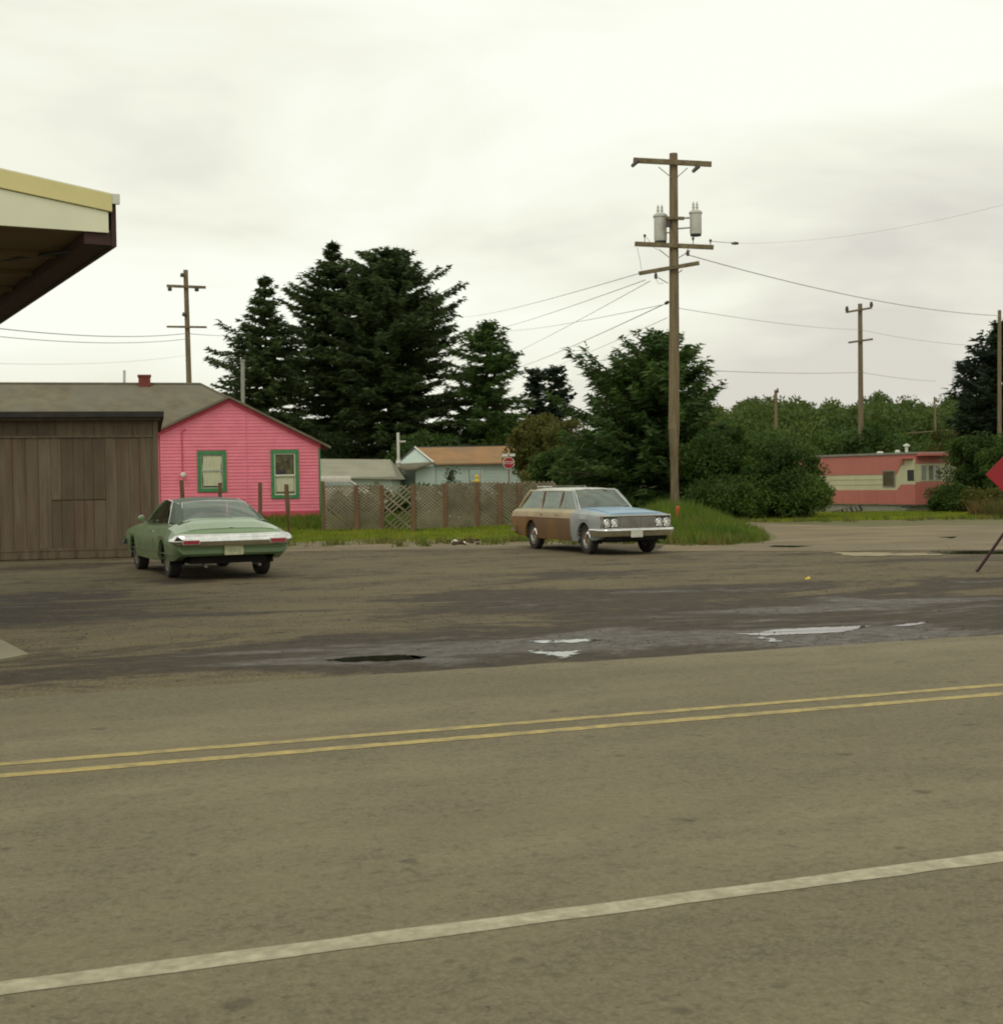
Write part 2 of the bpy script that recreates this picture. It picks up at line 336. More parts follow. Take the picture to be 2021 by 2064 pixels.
for args in ((760, 1320, 3.2, 1.5, .13), (1130, 1300, 3.2, 1.8, .15), (1620, 1262, 5.0, 1.8, .17), (1880, 1220, 4.5, 4.0, .14), (60, 1225, 3.0, 2.5, .20), (880, 1225, 1.8, .8, .13), (1250, 1240, 4.5, 1.2, .12), (1500, 1190, 6.0, 1.0, .12), (1200, 1160, 3.0, 1.0, .10), (500, 1335, 4.0, 1.0, .08), (430, 1172, 1.6, 1.2, .10)):
    acc = mathn(n, l, 'ADD', acc, wetspot(*args))
wet = mathn(n, l, 'ADD', acc, mathn(n, l, 'MULTIPLY', mathn(n, l, 'SUBTRACT', b1, 0.5), 1.5))
wetm = mr(n, l, wet, 0.06, 0.15)
wet2 = mr(n, l, wet, 0.24, 0.34)
c = mixc(n, l, mr(n, l, b2, 0.42, 0.58), (0.124, 0.098, 0.050), (0.076, 0.058, 0.032))
c = mixc(n, l, mr(n, l, f2, 0.46, 0.62, 0, 0.6), c, (0.150, 0.122, 0.066))
c = mixc(n, l, mr(n, l, f1, 0.5, 0.62, 0, 0.6), c, (0.27, 0.235, 0.155))
crk = n.new('ShaderNodeTexVoronoi'); crk.feature = 'DISTANCE_TO_EDGE'; crk.inputs['Scale'].default_value = 0.55
wv_ = n.new('ShaderNodeVectorMath'); wv_.operation = 'ADD'; wn_ = n.new('ShaderNodeTexNoise'); wn_.inputs['Scale'].default_value = 2.5; wn_.inputs['Detail'].default_value = 5; l.new(v, wn_.inputs['Vector']); l.new(v, wv_.inputs[0]); l.new(wn_.outputs['Color'], wv_.inputs[1]); l.new(wv_.outputs[0], crk.inputs['Vector'])
c = mixc(n, l, mathn(n, l, 'MULTIPLY', mr(n, l, crk.outputs['Distance'], 0.012, 0.035, 0.75, 0.0), mr(n, l, b2, 0.45, 0.6)), c, (0.03, 0.023, 0.015))
dirty = mixc(n, l, mr(n, l, f2, 0.42, 0.6), (0.022, 0.014, 0.009), (0.050, 0.036, 0.022))
c = mixc(n, l, mathn(n, l, 'MULTIPLY', wetm, 0.84), c, dirty)
l.new(c, p.inputs['Base Color'])
ro = mathn(n, l, 'SUBTRACT', 0.92, mathn(n, l, 'MULTIPLY', wetm, 0.14))
ro = mathn(n, l, 'SUBTRACT', ro, mathn(n, l, 'MULTIPLY', wet2, mathn(n, l, 'MULTIPLY', f2, 0.62)))
l.new(ro, p.inputs['Roughness']); p.inputs['Specular IOR Level'].default_value = 0.24
bumpn(n, l, p, mathn(n, l, 'ADD', mathn(n, l, 'MULTIPLY', f1, 0.5), mathn(n, l, 'MULTIPLY', f2, 1.6)), 0.6, 0.014)
M_gravel = mat('tan_gravel', (0.25, 0.195, 0.105), (0.13, 0.098, 0.052), rough=0.95, ns=0.9, stretch=(0.4, 1, 1), bump=0.4, bs=20, col3=(0.14, 0.12, 0.08), ns3=0.35, amt3=0.6)
M_yl = mat('yellow_line_paint', (0.46, 0.35, 0.10), (0.32, 0.25, 0.09), rough=0.7, ns=18, col3=(0.18, 0.15, 0.08), ns3=7, amt3=0.7)
M_wl = mat('white_line_paint', (0.45, 0.41, 0.28), (0.27, 0.24, 0.15), rough=0.7, ns=22, amt=.8, col3=(0.22, 0.19, 0.115), ns3=9, amt3=0.6)
# ------------------------------------------------------------------ ground
rng = np.random.default_rng(7); random.seed(7)
MOUND = at(1395, 1045, 43.0)
def hgt(x, y):
    s = lambda a, b, v: (lambda t: t * t * (3 - 2 * t))(min(1, max(0, (v - a) / (b - a))))
    z = 0.30 * s(49.2, 51.5, y) * (1 - s(2, 6, x) * (1 - s(70, 90, y)))
    q = ((x - 5.1) / 1.7) ** 2 + ((y - 41.8) / 4.6) ** 2
    z += 0.52 * math.exp(-q * 1.1)
    return z
def P3(v, z=None): return (v.x, v.y, v.z if z is None else z)
xs = np.concatenate([[-1500, -700, -400, -200, -120, -80, -50, -34], np.arange(-26, 34, 0.8), [36, 50, 80, 120, 200, 400, 700, 1500]])
ys = np.concatenate([[-60, -20, 0, 10, 20, 28], np.arange(30, 62, 0.6), [63, 66, 70, 80, 100, 140, 200, 300, 500, 900, 2200]])
mb = MB(); k = len(ys)
mb.add([(x, y, hgt(x, y) - 0.03) for x in xs for y in ys], [(i * k + j, (i + 1) * k + j, (i + 1) * k + j + 1, i * k + j + 1) for i in range(len(xs) - 1) for j in range(k - 1)])
tag(build(mb, 'ground', M_soil, smooth=True), kind='structure')
def wobble(pts, step=0.5, amp=0.12, seed=1, closed=True):
    r = random.Random(seed); out = []
    for i in range(len(pts) - (0 if closed else 1)):
        a, b = Vector(pts[i]), Vector(pts[(i + 1) % len(pts)]); nn = max(1, int(min((b - a).length, 60) / step))
        for j in range(nn):
            q = a.lerp(b, j / nn); out.append(q + Vector((r.uniform(-amp, amp), r.uniform(-amp, amp), 0)))
    return out
def sheet(name, pts, z, m, frame=None, **k):
    mb = MB(); P = [Vector((p[0], p[1], z)) for p in pts]
    if frame:
        O, ang = frame; Mi = Matrix.Rotation(-ang, 3, 'Z'); P = [Mi @ (p - Vector((O.x, O.y, 0))) for p in P]
    mb.add(P, [tuple(range(len(P)))])
    o = build(mb, name, m, fix=False)
    bm = bmesh.new(); bm.from_mesh(o.data); bmesh.ops.triangulate(bm, faces=bm.faces)
    for f in bm.faces:
        if f.normal.z < 0: f.normal_flip()
    bm.to_mesh(o.data); bm.free()
    if frame: o.location = (O.x, O.y, 0); o.rotation_euler = (0, 0, ang)
    return tag(o, **k)
O = NV * d_far
def rd(s, d): return U * s + NV * d
lot = [rd(-60, d_far), rd(60, d_far)] + [G(2100, 1100), G(1790, 1106), G(1540, 1092), G(1430, 1090), G(1330, 1098), G(1240, 1094), G(1100, 1100), G(900, 1099), G(700, 1101), G(560, 1108)] + [Vector((-9.5, 45, 0)), Vector((-40, 45, 0))]
lotw = wobble(lot[1:], 0.5, 0.10, 3, False)
sheet('parking_lot', [rd(-60, d_far - .2)] + [rd(60, d_far - .2)] + lotw[1:], 0.0, M_lot, (O, ROADANG), kind='structure')
grav = [G(1330, 1112), G(1425, 1112), G(2100, 1108), Vector((60, 34, 0)), Vector((60, 54, 0)), G(2021, 1058), G(1900, 1058), G(1750, 1061), G(1560, 1056), G(1440, 1048), G(1400, 1050), G(1400, 1062), G(1390, 1084), G(1340, 1100)]
sheet('gravel_side_street', wobble(grav, 0.6, 0.12, 5), 0.006, M_gravel, kind='structure')
band = [G(545, 1112), G(900, 1108), G(1040, 1106), G(1150, 1103), G(1130, 1094), G(1000, 1090), G(800, 1090), G(640, 1092), G(560, 1098)]
sheet('gravel_verge', wobble(band, 0.5, 0.15, 6), 0.005, M_gravel, kind='structure')
def strip(name, s0, s1, d0, d1, z, m, **k):
    mb = MB(); nn = k.pop('nn', 260)
    Mi = Matrix.Rotation(-ROADANG, 3, 'Z')
    r = random.Random(name)
    vs = []
    for i in range(nn + 1):
        s = s0 + (s1 - s0) * i / nn
        for d in (d0, d1): vs.append(Vector((s, d + r.uniform(-1, 1) * k.get('jit', 0), z)))
    k.pop('jit', None)
    mb.add(vs, [(2 * i, 2 * i + 2, 2 * i + 3, 2 * i + 1) for i in range(nn)])
    o = build(mb, name, m, fix=False); o.rotation_euler = (0, 0, ROADANG)
    return tag(o, **k)
strip('road', -120, 160, -9, d_far, 0.010, M_road, kind='structure', jit=0.035, nn=700)
for dd, wd, nm, mm in ((d_yel1, 0.11, 'yellow_line', M_yl), (d_yel2, 0.12, 'yellow_line', M_yl), (d_wh, 0.135, 'white_edge_line', M_wl)):
    strip(nm, -25, 60, dd - wd / 2, dd + wd / 2, 0.0125, mm, kind='structure', jit=0.006, nn=500)
# puddles
def puddle(pxs, seed, z=0.005):
    pts = [G(a, b) for a, b in pxs]; c = sum(pts, Vector()) / len(pts); r = random.Random(seed); out = []
    for i in range(len(pts)):
        a, b = pts[i], pts[(i + 1) % len(pts)]
        K = 9
        for j in range(K):
            q = a.lerp(b, j / K)
            out.append(q + U * r.uniform(-.05, .05) + NV * (r.uniform(-.018, .018) + .02 * math.sin(i * 5 + j * 1.9)))
    sheet('puddle', out, z, M_water, kind='structure')
puddle([(660, 1331), (700, 1326), (760, 1322), (820, 1321), (855, 1324), (840, 1329), (780, 1333), (700, 1334)], 1)
puddle([(1483, 1278), (1530, 1276), (1560, 1270), (1640, 1266), (1720, 1263), (1755, 1262), (1735, 1268), (1690, 1276), (1600, 1279), (1540, 1282)], 2)
puddle([(1065, 1293), (1120, 1291), (1190, 1289), (1210, 1291), (1160, 1296), (1090, 1297)], 3)
puddle([(1072, 1312), (1110, 1316), (1165, 1312), (1160, 1318), (1135, 1328), (1120, 1322), (1080, 1317)], 4)
puddle([(1530, 1285), (1575, 1292), (1560, 1296), (1545, 1291)], 5)
puddle([(1800, 1262), (1868, 1254), (1860, 1259), (1820, 1263)], 6)
sheet('sand_patch', wobble([G(a, b) for a, b in [(1660, 1112), (1720, 1114), (1775, 1114), (1800, 1117), (1870, 1116), (1900, 1119), (1850, 1121), (1790, 1120), (1740, 1122), (1700, 1118)]], .2, .16, 9), .010, mat('pale_sand', (.33, .28, .165), (.24, .20, .115), rough=.9, ns=3), kind='structure')
puddle([(1560, 1100), (1640, 1101), (1600, 1104), (1550, 1103)], 8, 0.010)
puddle([(1890, 1083), (1930, 1082), (1920, 1086)], 9, 0.010)
puddle([(1870, 1112), (1960, 1111), (2040, 1112), (2040, 1117), (1920, 1117)], 10, 0.010)
# concrete corner slab at far left
mb = MB(); q = [G(58, 1324), G(-10, 1288), G(-220, 1300), G(-200, 1345), G(-10, 1338)]
mb.extrude([Vector((p.x, p.y, 0.0)) for p in q], (0, 0, 0.03))
tag(build(mb, 'pavement', M_conc), kind='structure')
# ------------------------------------------------------------------ vegetation generators
def tri_blades(C, D, W, Lh, rng, up=0.0):
    """C (n,3) roots, D (n,3) unit directions, W width, Lh length -> verts, tris"""
    n = len(C); r = rng.normal(size=(n, 3)); S = np.cross(D, r); S /= (np.linalg.norm(S, axis=1, keepdims=True) + 1e-9)
    W = np.broadcast_to(W, (n,))[:, None]; Lh = np.broadcast_to(Lh, (n,))[:, None]
    V = np.stack([C - S * W / 2, C + S * W / 2, C + D * Lh], axis=1).reshape(-1, 3)
    return V
def conifer(name, label, base, H, prof, mat_, seed, nb=260, t0=0.12, tr=0.3, tw=(0.5, 0.13), step=0.28, group=None, up=0.10, droop=0.35, lean=0.0, cat='tree', dens=4):
    r = np.random.default_rng(seed); root = thing(name, base, label=label, cat=cat, group=group)
    mbt = MB(); pts = []
    for i in range(9):
        t = i / 8; pts.append((lean * t * H + 0.05 * math.sin(i * 1.7), 0.05 * math.cos(i * 2.1), t * H * 0.97))
    mbt.tube(pts, [tr * (1 - 0.92 * i / 8) for i in range(9)], 9); build(mbt, 'trunk', M_bark, root, smooth=True)
    pt = np.array([p[0] for p in prof]); pl = np.array([p[1] for p in prof]); pr = np.array([p[2] for p in prof])
    Cs, Ds, Ls = [], [], []; limbs = MB()
    for b in range(nb):
        lay = max(8, int(H / 0.95)); tt = (b + r.random()) / nb; tl = (math.floor(tt * lay) + 0.5 + r.normal() * 0.16) / lay; t = t0 + (1 - t0) * min(0.995, max(0, tl)) ** 0.95
        az = r.random() * 2 * math.pi; ca = math.cos(az)
        Rl = np.interp(t, pt, pl); Rr = np.interp(t, pt, pr); R = Rr * (0.5 + 0.5 * ca) + Rl * (0.5 - 0.5 * ca)
        Lb = R * (r.uniform(0.55, 1.0) if r.random() < .8 else r.uniform(1.0, 1.2))
        if Lb < 0.15: Lb = 0.15
        el = up * (0.3 + 1.1 * t) + r.normal() * 0.12
        h = t * H; d = np.array([math.cos(az), math.sin(az), 0.0])
        ns = max(3, int(Lb / step)); s = np.linspace(0.12, 1, ns)
        bend = r.normal() * 0.12
        sd = np.array([-d[1], d[0], 0])
        P = np.array([lean * h, 0, h]) + d * (Lb * s)[:, None] + sd * (bend * Lb * s ** 2)[:, None] + np.array([0, 0, 1.0]) * ((el * s - droop * (1 - t) * s ** 2 * 1.2 + 0.20 * s ** 4) * Lb)[:, None]
        if Lb > 1.2: limbs.tube([P[0] - d * 0.12 * Lb, P[ns // 2], P[-1]], [0.05 + 0.012 * Lb, 0.04, 0.015], 4, cap=False)
        for side in (-1, 1):
            for rep in range(dens):
                jit = r.normal(size=(ns, 3)) * 0.10
                dirv = d * r.uniform(0.25, 0.9, (ns, 1)) + sd * side * r.uniform(0.3, 1.0, (ns, 1)) + np.array([0, 0, 1.0]) * r.uniform(-0.42, 0.16, (ns, 1))
                dirv /= np.linalg.norm(dirv, axis=1, keepdims=True)
                Cs.append(P + jit); Ds.append(dirv); Ls.append(tw[0] * (0.55 + 0.75 * (1 - s * 0.6)) * r.uniform(0.6, 1.3, ns) * min(1.0, 0.5 + Lb * 0.35))
        jit = r.normal(size=(ns, 3)) * 0.04
        dirv = d + np.array([0, 0, 1.0]) * r.uniform(-0.2, 0.5, (ns, 1)) + r.normal(size=(ns, 3)) * 0.2
        dirv /= np.linalg.norm(dirv, axis=1, keepdims=True); Cs.append(P + jit); Ds.append(dirv); Ls.append(np.full(ns, tw[0] * 0.9))
    # leader
    k = 14; z = np.linspace(0.93, 1.0, k) * H; Cs.append(np.stack([lean * z, np.zeros(k), z], 1)); dv = r.normal(size=(k, 3)) * 0.5; dv[:, 2] = 0.9; dv /= np.linalg.norm(dv, axis=1, keepdims=True); Ds.append(dv); Ls.append(np.full(k, tw[0] * 0.8))
    C = np.concatenate(Cs); D = np.concatenate(Ds); Lh = np.concatenate(Ls)
    V = tri_blades(C, D, tw[1] * r.uniform(0.7, 1.5, len(C)), Lh, r)
    npmesh('crown', V, np.arange(len(V)), mat_, root)
    if limbs.v: build(limbs, 'limbs', M_bark, root, fix=False)
    return root
def leafcloud(r, clumps, per, leaf, flat=0.7):
    """clumps (n,4): centre + radius"""
    n = len(clumps); c = np.repeat(clumps, per, axis=0)
    d = r.normal(size=(n * per, 3)); d /= np.linalg.norm(d, axis=1, keepdims=True)
    rad = r.random(n * per) ** 0.4
    P = c[:, :3] + d * (c[:, 3] * rad)[:, None] * np.array([1, 1, flat])
    D = d * 0.7 + r.normal(size=(n * per, 3)) * 0.6; D /= np.linalg.norm(D, axis=1, keepdims=True)
    return tri_blades(P, D, leaf[1] * r.uniform(0.6, 1.4, n * per), leaf[0] * r.uniform(0.6, 1.4, n * per), r)
def bush(name, label, base, rx, ry, H, mat_, seed, nc=60, per=160, cr=0.6, leaf=(0.22, 0.14), group=None, cat='bush', low=0.05, power=0.5, topw=1.0, trunk=True):
    r = np.random.default_rng(seed); root = thing(name, base, label=label, cat=cat, group=group)
    d = r.normal(size=(nc, 3)); d /= np.linalg.norm(d, axis=1, keepdims=True); rr = r.random(nc) ** power
    cl = np.zeros((nc, 4))
    cl[:, 0] = d[:, 0] * rr * rx; cl[:, 1] = d[:, 1] * rr * ry
    cl[:, 2] = H * (0.5 + low) + d[:, 2] * rr * H * 0.46
    cl[:, 3] = cr * r.uniform(0.55, 1.35, nc)
    cl[:, 2] = np.maximum(cl[:, 2], cl[:, 3] * 0.5)
    V = leafcloud(r, cl, per, leaf)
    V[:, 2] = np.maximum(V[:, 2], 0.0)
    npmesh('crown', V, np.arange(len(V)), mat_, root)
    if trunk:
        mbt = MB()
        for i in range(5):
            a = i * 1.3; k = int(r.integers(nc)); e = cl[k, :3]
            mbt.tube([(0.15 * math.cos(a), 0.15 * math.sin(a), -0.1), tuple(e * np.array([0.4, 0.4, 0.5])), tuple(e)], [0.09, 0.06, 0.02], 5, cap=False)
        build(mbt, 'trunk', M_bark, root, fix=False)
    return root
def gp(px, Y, z=None):
    p = at(px, 960, Y); return (p.x, p.y, hgt(p.x, p.y) - 0.05 if z is None else z)
def hat(px, py, Y): return at(px, py, Y).z
# --- big spruces
Yt = 122; s = Yt / F
def prof_px(H, ztop_py, rows, Y):   # rows: (py, left px, right px) -> (t, Rl, Rr)
    out = []
    for py, a, b in rows: out.append((max(0, (hat(700, py, Y)) / H), a * Y / F, b * Y / F))
    return sorted(out)
def spruce_at(px, pytop, Y, rows, **k):
    g = gp(px, Y); H = hat(px, pytop, Y) - g[2]
    return conifer(base=g, H=H, prof=prof_px(H, pytop, rows, Y), **k)
spruce_at(541, 560, 116, [(562, 3, 3), (600, 22, 22), (640, 40, 34), (665, 30, 40), (690, 85, 65), (720, 112, 80), (760, 110, 90), (850, 115, 95), (950, 60, 60)], name='spruce_tree', label='narrow-topped spruce, leftmost of the tall dark trees behind the pink house', mat_=M_spruce, seed=11, nb=300, tr=0.32, group='tall spruces behind the houses', tw=(0.62, 0.17))
spruce_at(678, 489, 124, [(490, 3, 3), (525, 15, 15), (550, 30, 42), (580, 60, 68), (610, 95, 80), (660, 100, 85), (720, 115, 90), (800, 125, 90), (880, 120, 100), (960, 60, 60)], name='spruce_tree', label='tallest spruce with a pointed top, second tall tree from the left', mat_=M_spruce, seed=12, nb=400, tr=0.42, group='tall spruces behind the houses', tw=(0.65, 0.17))
spruce_at(790, 505, 120, [(506, 5, 8), (530, 36, 34), (560, 74, 68), (595, 80, 105), (630, 98, 138), (665, 105, 148), (710, 115, 125), (760, 120, 120), (800, 100, 140), (880, 105, 130), (960, 60, 60)], name='spruce_tree', label='broad round-topped spruce, widest of the tall dark trees', mat_=M_spruce, seed=13, nb=520, tr=0.5, group='tall spruces behind the houses', tw=(0.68, 0.17), up=0.16, t0=0.14)
spruce_at(985, 650, 118, [(652, 4, 4), (675, 22, 22), (700, 50, 48), (740, 75, 62), (790, 75, 78), (850, 85, 85), (920, 80, 80)], name='spruce_tree', label='shorter spruce at the right end of the tall dark trees, behind the orange roof', mat_=M_spruce2, seed=14, nb=330, tr=0.3, group='tall spruces behind the houses', tw=(0.6, 0.14), t0=0.05)
spruce_at(1085, 744, 132, [(746, 8, 8), (770, 22, 18), (810, 26, 22), (860, 30, 24), (960, 10, 10)], name='pine_tree', label='small dark pine with a blunt top, left of the pair beyond the tall spruces', mat_=M_pine, seed=15, nb=150, tr=0.2, group='small dark pines', tw=(0.6, 0.2), t0=0.25, dens=3)
spruce_at(1121, 741, 130, [(743, 8, 8), (765, 20, 18), (800, 24, 30), (850, 34, 36), (960, 10, 10)], name='pine_tree', label='small dark pine, right of the pair beyond the tall spruces', mat_=M_pine, seed=16, nb=170, tr=0.2, group='small dark pines', tw=(0.6, 0.2), t0=0.25, dens=3)
# near spruce behind the pole
spruce_at(1335, 683, 62, [(685, 6, 6), (705, 30, 24), (730, 60, 45), (765, 100, 68), (800, 130, 82), (850, 165, 105), (920, 190, 130), (980, 200, 150), (1040, 190, 150)], name='spruce_tree', label='bushy young spruce with upturned branch tips directly behind the tall utility pole', mat_=M_spruce2, seed=21, nb=420, tr=0.2, tw=(0.42, 0.10), up=0.38, droop=0.22, step=0.18, dens=5, t0=0.03)
# right conifer
spruce_at(2024, 648, 74, [(650, 3, 3), (690, 18, 18), (730, 45, 45), (770, 85, 85), (800, 95, 95), (860, 100, 100), (960, 90, 90)], name='spruce_tree', label='dark conifer at the right edge beside the mobile home', mat_=M_pine, seed=22, nb=340, tr=0.22, tw=(0.45, 0.12), up=0.25, step=0.22, t0=0.1)
# understorey below the spruces
for i, (px, Y, w_, pt_, m_, lb) in enumerate([
    (560, 112, 60, 880, M_spruce, 'dark low thicket left of the tall spruce trunks, above the pink eave'),
    (640, 118, 70, 860, M_spruce, 'dark thicket under the tallest spruce behind the grey roof'),
    (715, 126, 60, 885, M_bush, 'dark thicket between the spruce trunks above the grey roof'),
    (860, 114, 75, 872, M_spruce2, 'green thicket rising above the ridge of the orange-brown roof'),
    (940, 120, 70, 855, M_spruce2, 'green thicket above the middle of the orange-brown roof'),
    (1040, 116, 60, 850, M_bush, 'leafy thicket above the right end of the orange-brown roof'),
    (1085, 100, 50, 840, M_olive, 'yellow-green brush right of the orange-brown roof below the two pines'),
    (1150, 84, 60, 842, M_olive, 'olive brush between the pines and the young spruce'),
    (1120, 72, 50, 905, M_bush, 'rounded dark bush behind the station wagon roof at the end of the fence'),
    (1190, 66, 60, 880, M_bush, 'dark green bush above the station wagon, left of the young spruce')]):
    g = gp(px, Y); H = hat(px, pt_, Y) - g[2]
    big = Y > 95
    bush('thicket', lb, g, w_ * Y / F, 1.8, H, m_, 40 + i, nc=80, per=230, cr=0.8 if big else 0.55, leaf=(0.26, 0.13) if big else (0.16, 0.09), group='thickets behind the fence and houses')
# big bush right of pole
for i, (px, Y, w_, pt_, m_, lb) in enumerate([
    (1450, 58, 90, 860, M_bush, 'dark bush directly right of the utility pole'),
    (1560, 57, 92, 888, M_bush, 'large dark rounded bush at the left end of the mobile home'),
    (1475, 56, 85, 965, M_bush, 'low spreading bush at the foot of the pole'),
    (1600, 56, 60, 955, M_bush, 'low dark bush at the lower left corner of the mobile home'),
    (1440, 80, 60, 850, M_olive, 'reddish olive brush behind the bush right of the pole')]):
    g = gp(px, Y); H = hat(px, pt_, Y) - g[2]
    bush('leafy_bush', lb, g, w_ * Y / F, 1.6, H, m_, 60 + i, nc=90, per=330, cr=0.5, leaf=(0.12, 0.075), group='bushes between the pole and the mobile home')
for i, (px, Y, w_, pt_, m_, lb) in enumerate([
    (1960, 63, 50, 870, M_bush, 'tall shrub covering the right end of the mobile home'),
    (1915, 62, 36, 985, M_bush, 'low shrub in front of the mobile home right corner'),
    (2030, 61, 50, 880, M_bush, 'tall shrub behind the red diamond sign'),
    (1990, 60, 40, 990, M_olive, 'low shrub under the conifer at the right edge'),
    (1905, 80, 40, 860, M_olive, 'light green brush behind the mobile home roof')]):
    g = gp(px, Y); H = hat(px, pt_, Y) - g[2]
    bush('garden_shrub', lb, g, w_ * Y / F, 1.3, H, m_, 80 + i, nc=60, per=300, cr=0.45, leaf=(0.12, 0.075), group='shrubs at the right end of the mobile home')
# far wood
r = np.random.default_rng(99); cl = []
for i in range(1500):
    px = r.uniform(1340, 2130); Y = r.uniform(150, 240)
    top = 806 + 9 * math.sin(px / 37.0) + 7 * math.sin(px / 13.0 + 1) - (18 if px > 1860 else 0) * min(1, (px - 1860) / 50)
    if px < 1460: top += 4
    zt = hat(px, top, 200); p = at(px, 960, Y); R = r.uniform(1.1, 2.6)
    cl.append((p.x, p.y, r.uniform(0.1, 1.0) ** 0.6 * (zt * (0.6 + 0.4 * Y / 240)) * Y / 200 - R * 0.5, R))
V = leafcloud(r, np.array(cl), 190, (0.48, 0.32), 0.8)
tag(npmesh('far_wood', V, np.arange(len(V)), M_wood_far), 'long low wood of mixed green trees on the horizon behind the mobile home', 'wood', kind='stuff')
# mid olive brush in front of the wood
r = np.random.default_rng(98); cl = []
for i in range(420):
    px = r.uniform(1400, 2080); Y = r.uniform(84, 110); top = 868 + 18 * math.sin(px / 41.0) + 10 * math.sin(px / 17.0)
    p = at(px, 960, Y); zt = hat(px, top, Y); R = r.uniform(0.6, 1.3); cl.append((p.x, p.y, r.random() ** 0.6 * (zt - R * .5), R))
V = leafcloud(r, np.array(cl), 230, (0.26, 0.16), 0.8)
tag(npmesh('brush_belt', V, np.arange(len(V)), M_bush), 'belt of bushy undergrowth between the mobile home and the far wood', 'undergrowth', kind='stuff')
# ------------------------------------------------------------------ grass
def grass(name, pts, hs, mat_, label, seed, w=0.02, inside=None):
    r = np.random.default_rng(seed); n = len(pts)
    D = np.stack([r.normal(size=n) * 0.35, r.normal(size=n) * 0.35, np.ones(n)], 1); D /= np.linalg.norm(D, axis=1, keepdims=True)
    V = tri_blades(pts, D, w * r.uniform(0.7, 1.4, n), hs, r)
    return tag(npmesh(name, V, np.arange(len(V)), mat_), label, 'grass', kind='stuff')
def field(n, x0, x1, y0, y1, seed, cond=None):
    r = np.random.default_rng(seed); x = r.uniform(x0, x1, n); y = r.uniform(y0, y1, n)
    if cond is not None:
        kx = np.array([cond(a, b) for a, b in zip(x, y)]); x, y = x[kx], y[kx]
    z = np.array([hgt(a, b) - 0.03 for a, b in zip(x, y)]); return np.stack([x, y, z], 1)
f0 = G(545, 1098); f1 = G(1150, 1092)
def yedge(x):   # front edge of verge
    t = (x - f0.x) / (f1.x - f0.x); return f0.y + (f1.y - f0.y) * t + 0.5 * math.sin(x * 1.3) + 0.35 * math.sin(x * 3.1)
pts = field(85000, -9.6, 3.6, 36, 50.5, 1, lambda x, y: y > yedge(x) and (random.random() < min(1, 0.08 + (y - yedge(x)) / 4.2) * (.55 + .45 * math.sin(x * 2.3 + math.sin(y * 1.7) * 2))))
r = np.random.default_rng(2); hs = r.uniform(0.05, 0.16, len(pts)) * np.clip(0.6 + (pts[:, 1] - 42) / 8, 0.5, 1.6)
grass('verge_grass', pts, hs, M_grass, 'short yellow-green grass along the foot of the lattice fence', 3, w=0.035)
def inm(x, y): return ((x - 5.1) / 1.95) ** 2 + ((y - 41.2) / 6.0) ** 2 < 0.9 + 0.15 * math.sin(9 * math.atan2(y - 41, x - 5.1)) + random.uniform(0, .35)
pts = field(42000, 3, 8.6, 35, 48, 4, inm)
hs = np.random.default_rng(5).uniform(0.10, 0.58, len(pts)) * (0.5 + 0.8 * np.exp(-(((pts[:, 0] - 5.1) / 1.7) ** 2 + ((pts[:, 1] - 42) / 5) ** 2)))
grass('mound_grass', pts, hs, M_grass2, 'unmown grass clump on the mound around the foot of the utility pole', 6, w=0.03)
pts = field(26000, -10, 4.5, 49.6, 56, 7)
grass('yard_grass', pts, np.random.default_rng(8).uniform(0.15, 0.45, len(pts)), M_grass2, 'long grass in the yard behind the lattice fence', 9, w=0.04)
for i, (px, h_) in enumerate([(690, 1.1), (745, 1.3), (805, 1.0), (865, 1.3), (925, 1.2), (985, 1.35), (1040, 1.3)]):
    g = gp(px, 52.3 + (i % 2) * .6)
    bush('garden_plant', ['low leafy plant behind the first lattice panel from the pink house', 'leafy plant behind the second lattice panel', 'low plant behind the sparse diagonal lattice panel', 'leafy plant behind the lattice left of the small dark evergreen', 'plant behind the lattice under the yellow ornament', 'plant behind the lattice below the stop sign', 'leafy plant behind the lattice next to the station wagon'][i], g, .75, .4, h_, M_olive if i % 3 == 1 else M_bush, 150 + i, nc=26, per=110, cr=.26, leaf=(.10, .06), group='plants behind the lattice fence', cat='plant', trunk=False)
pts = field(36000, 9.5, 26, 53.3, 64, 10, lambda x, y: True)
grass('lawn_grass', pts, np.random.default_rng(11).uniform(0.05, 0.15, len(pts)), M_grass, 'bright green lawn in front of the mobile home', 12, w=0.05)
pts = field(9000, 18.7, 26, 52.8, 57, 13)
grass('dry_grass', pts, np.random.default_rng(14).uniform(0.3, 0.9, len(pts)), leafmat('dry_grass_blades', (0.16, 0.11, 0.035), (0.09, 0.10, 0.025)), 'tall brown-green grass below the shrubs at the right edge', 15, w=0.04)
r = np.random.default_rng(31); cl = []
for i in range(230):
    k_ = r.random()
    if k_ < .45: x = r.uniform(-9, 3.5); y = yedge(x) + r.normal() * .7 - .2
    elif k_ < .75: a_ = r.uniform(0, 6.28); x = 5.1 + 2.1 * math.cos(a_) + r.normal() * .2; y = 41.2 + 6.3 * math.sin(a_) + r.normal() * .3
    else: x = r.uniform(8, 24); y = 52.5 + r.normal() * .5
    n_ = int(r.integers(10, 40)); s_ = r.uniform(.04, .16)
    q = np.stack([x + r.normal(size=n_) * s_, y + r.normal(size=n_) * s_, np.full(n_, hgt(x, y) - .02)], 1); cl.append(q)
pts = np.concatenate(cl)
grass('edge_weeds', pts, np.random.default_rng(32).uniform(.05, .30, len(pts)), leafmat('weed_blades', (0.20, 0.17, 0.05), (0.10, 0.15, 0.02), ns=2.0), 'scattered dry weed tufts along the edges of the verge and the mound', 33, w=0.03)
mb = MB(); r = random.Random(41)
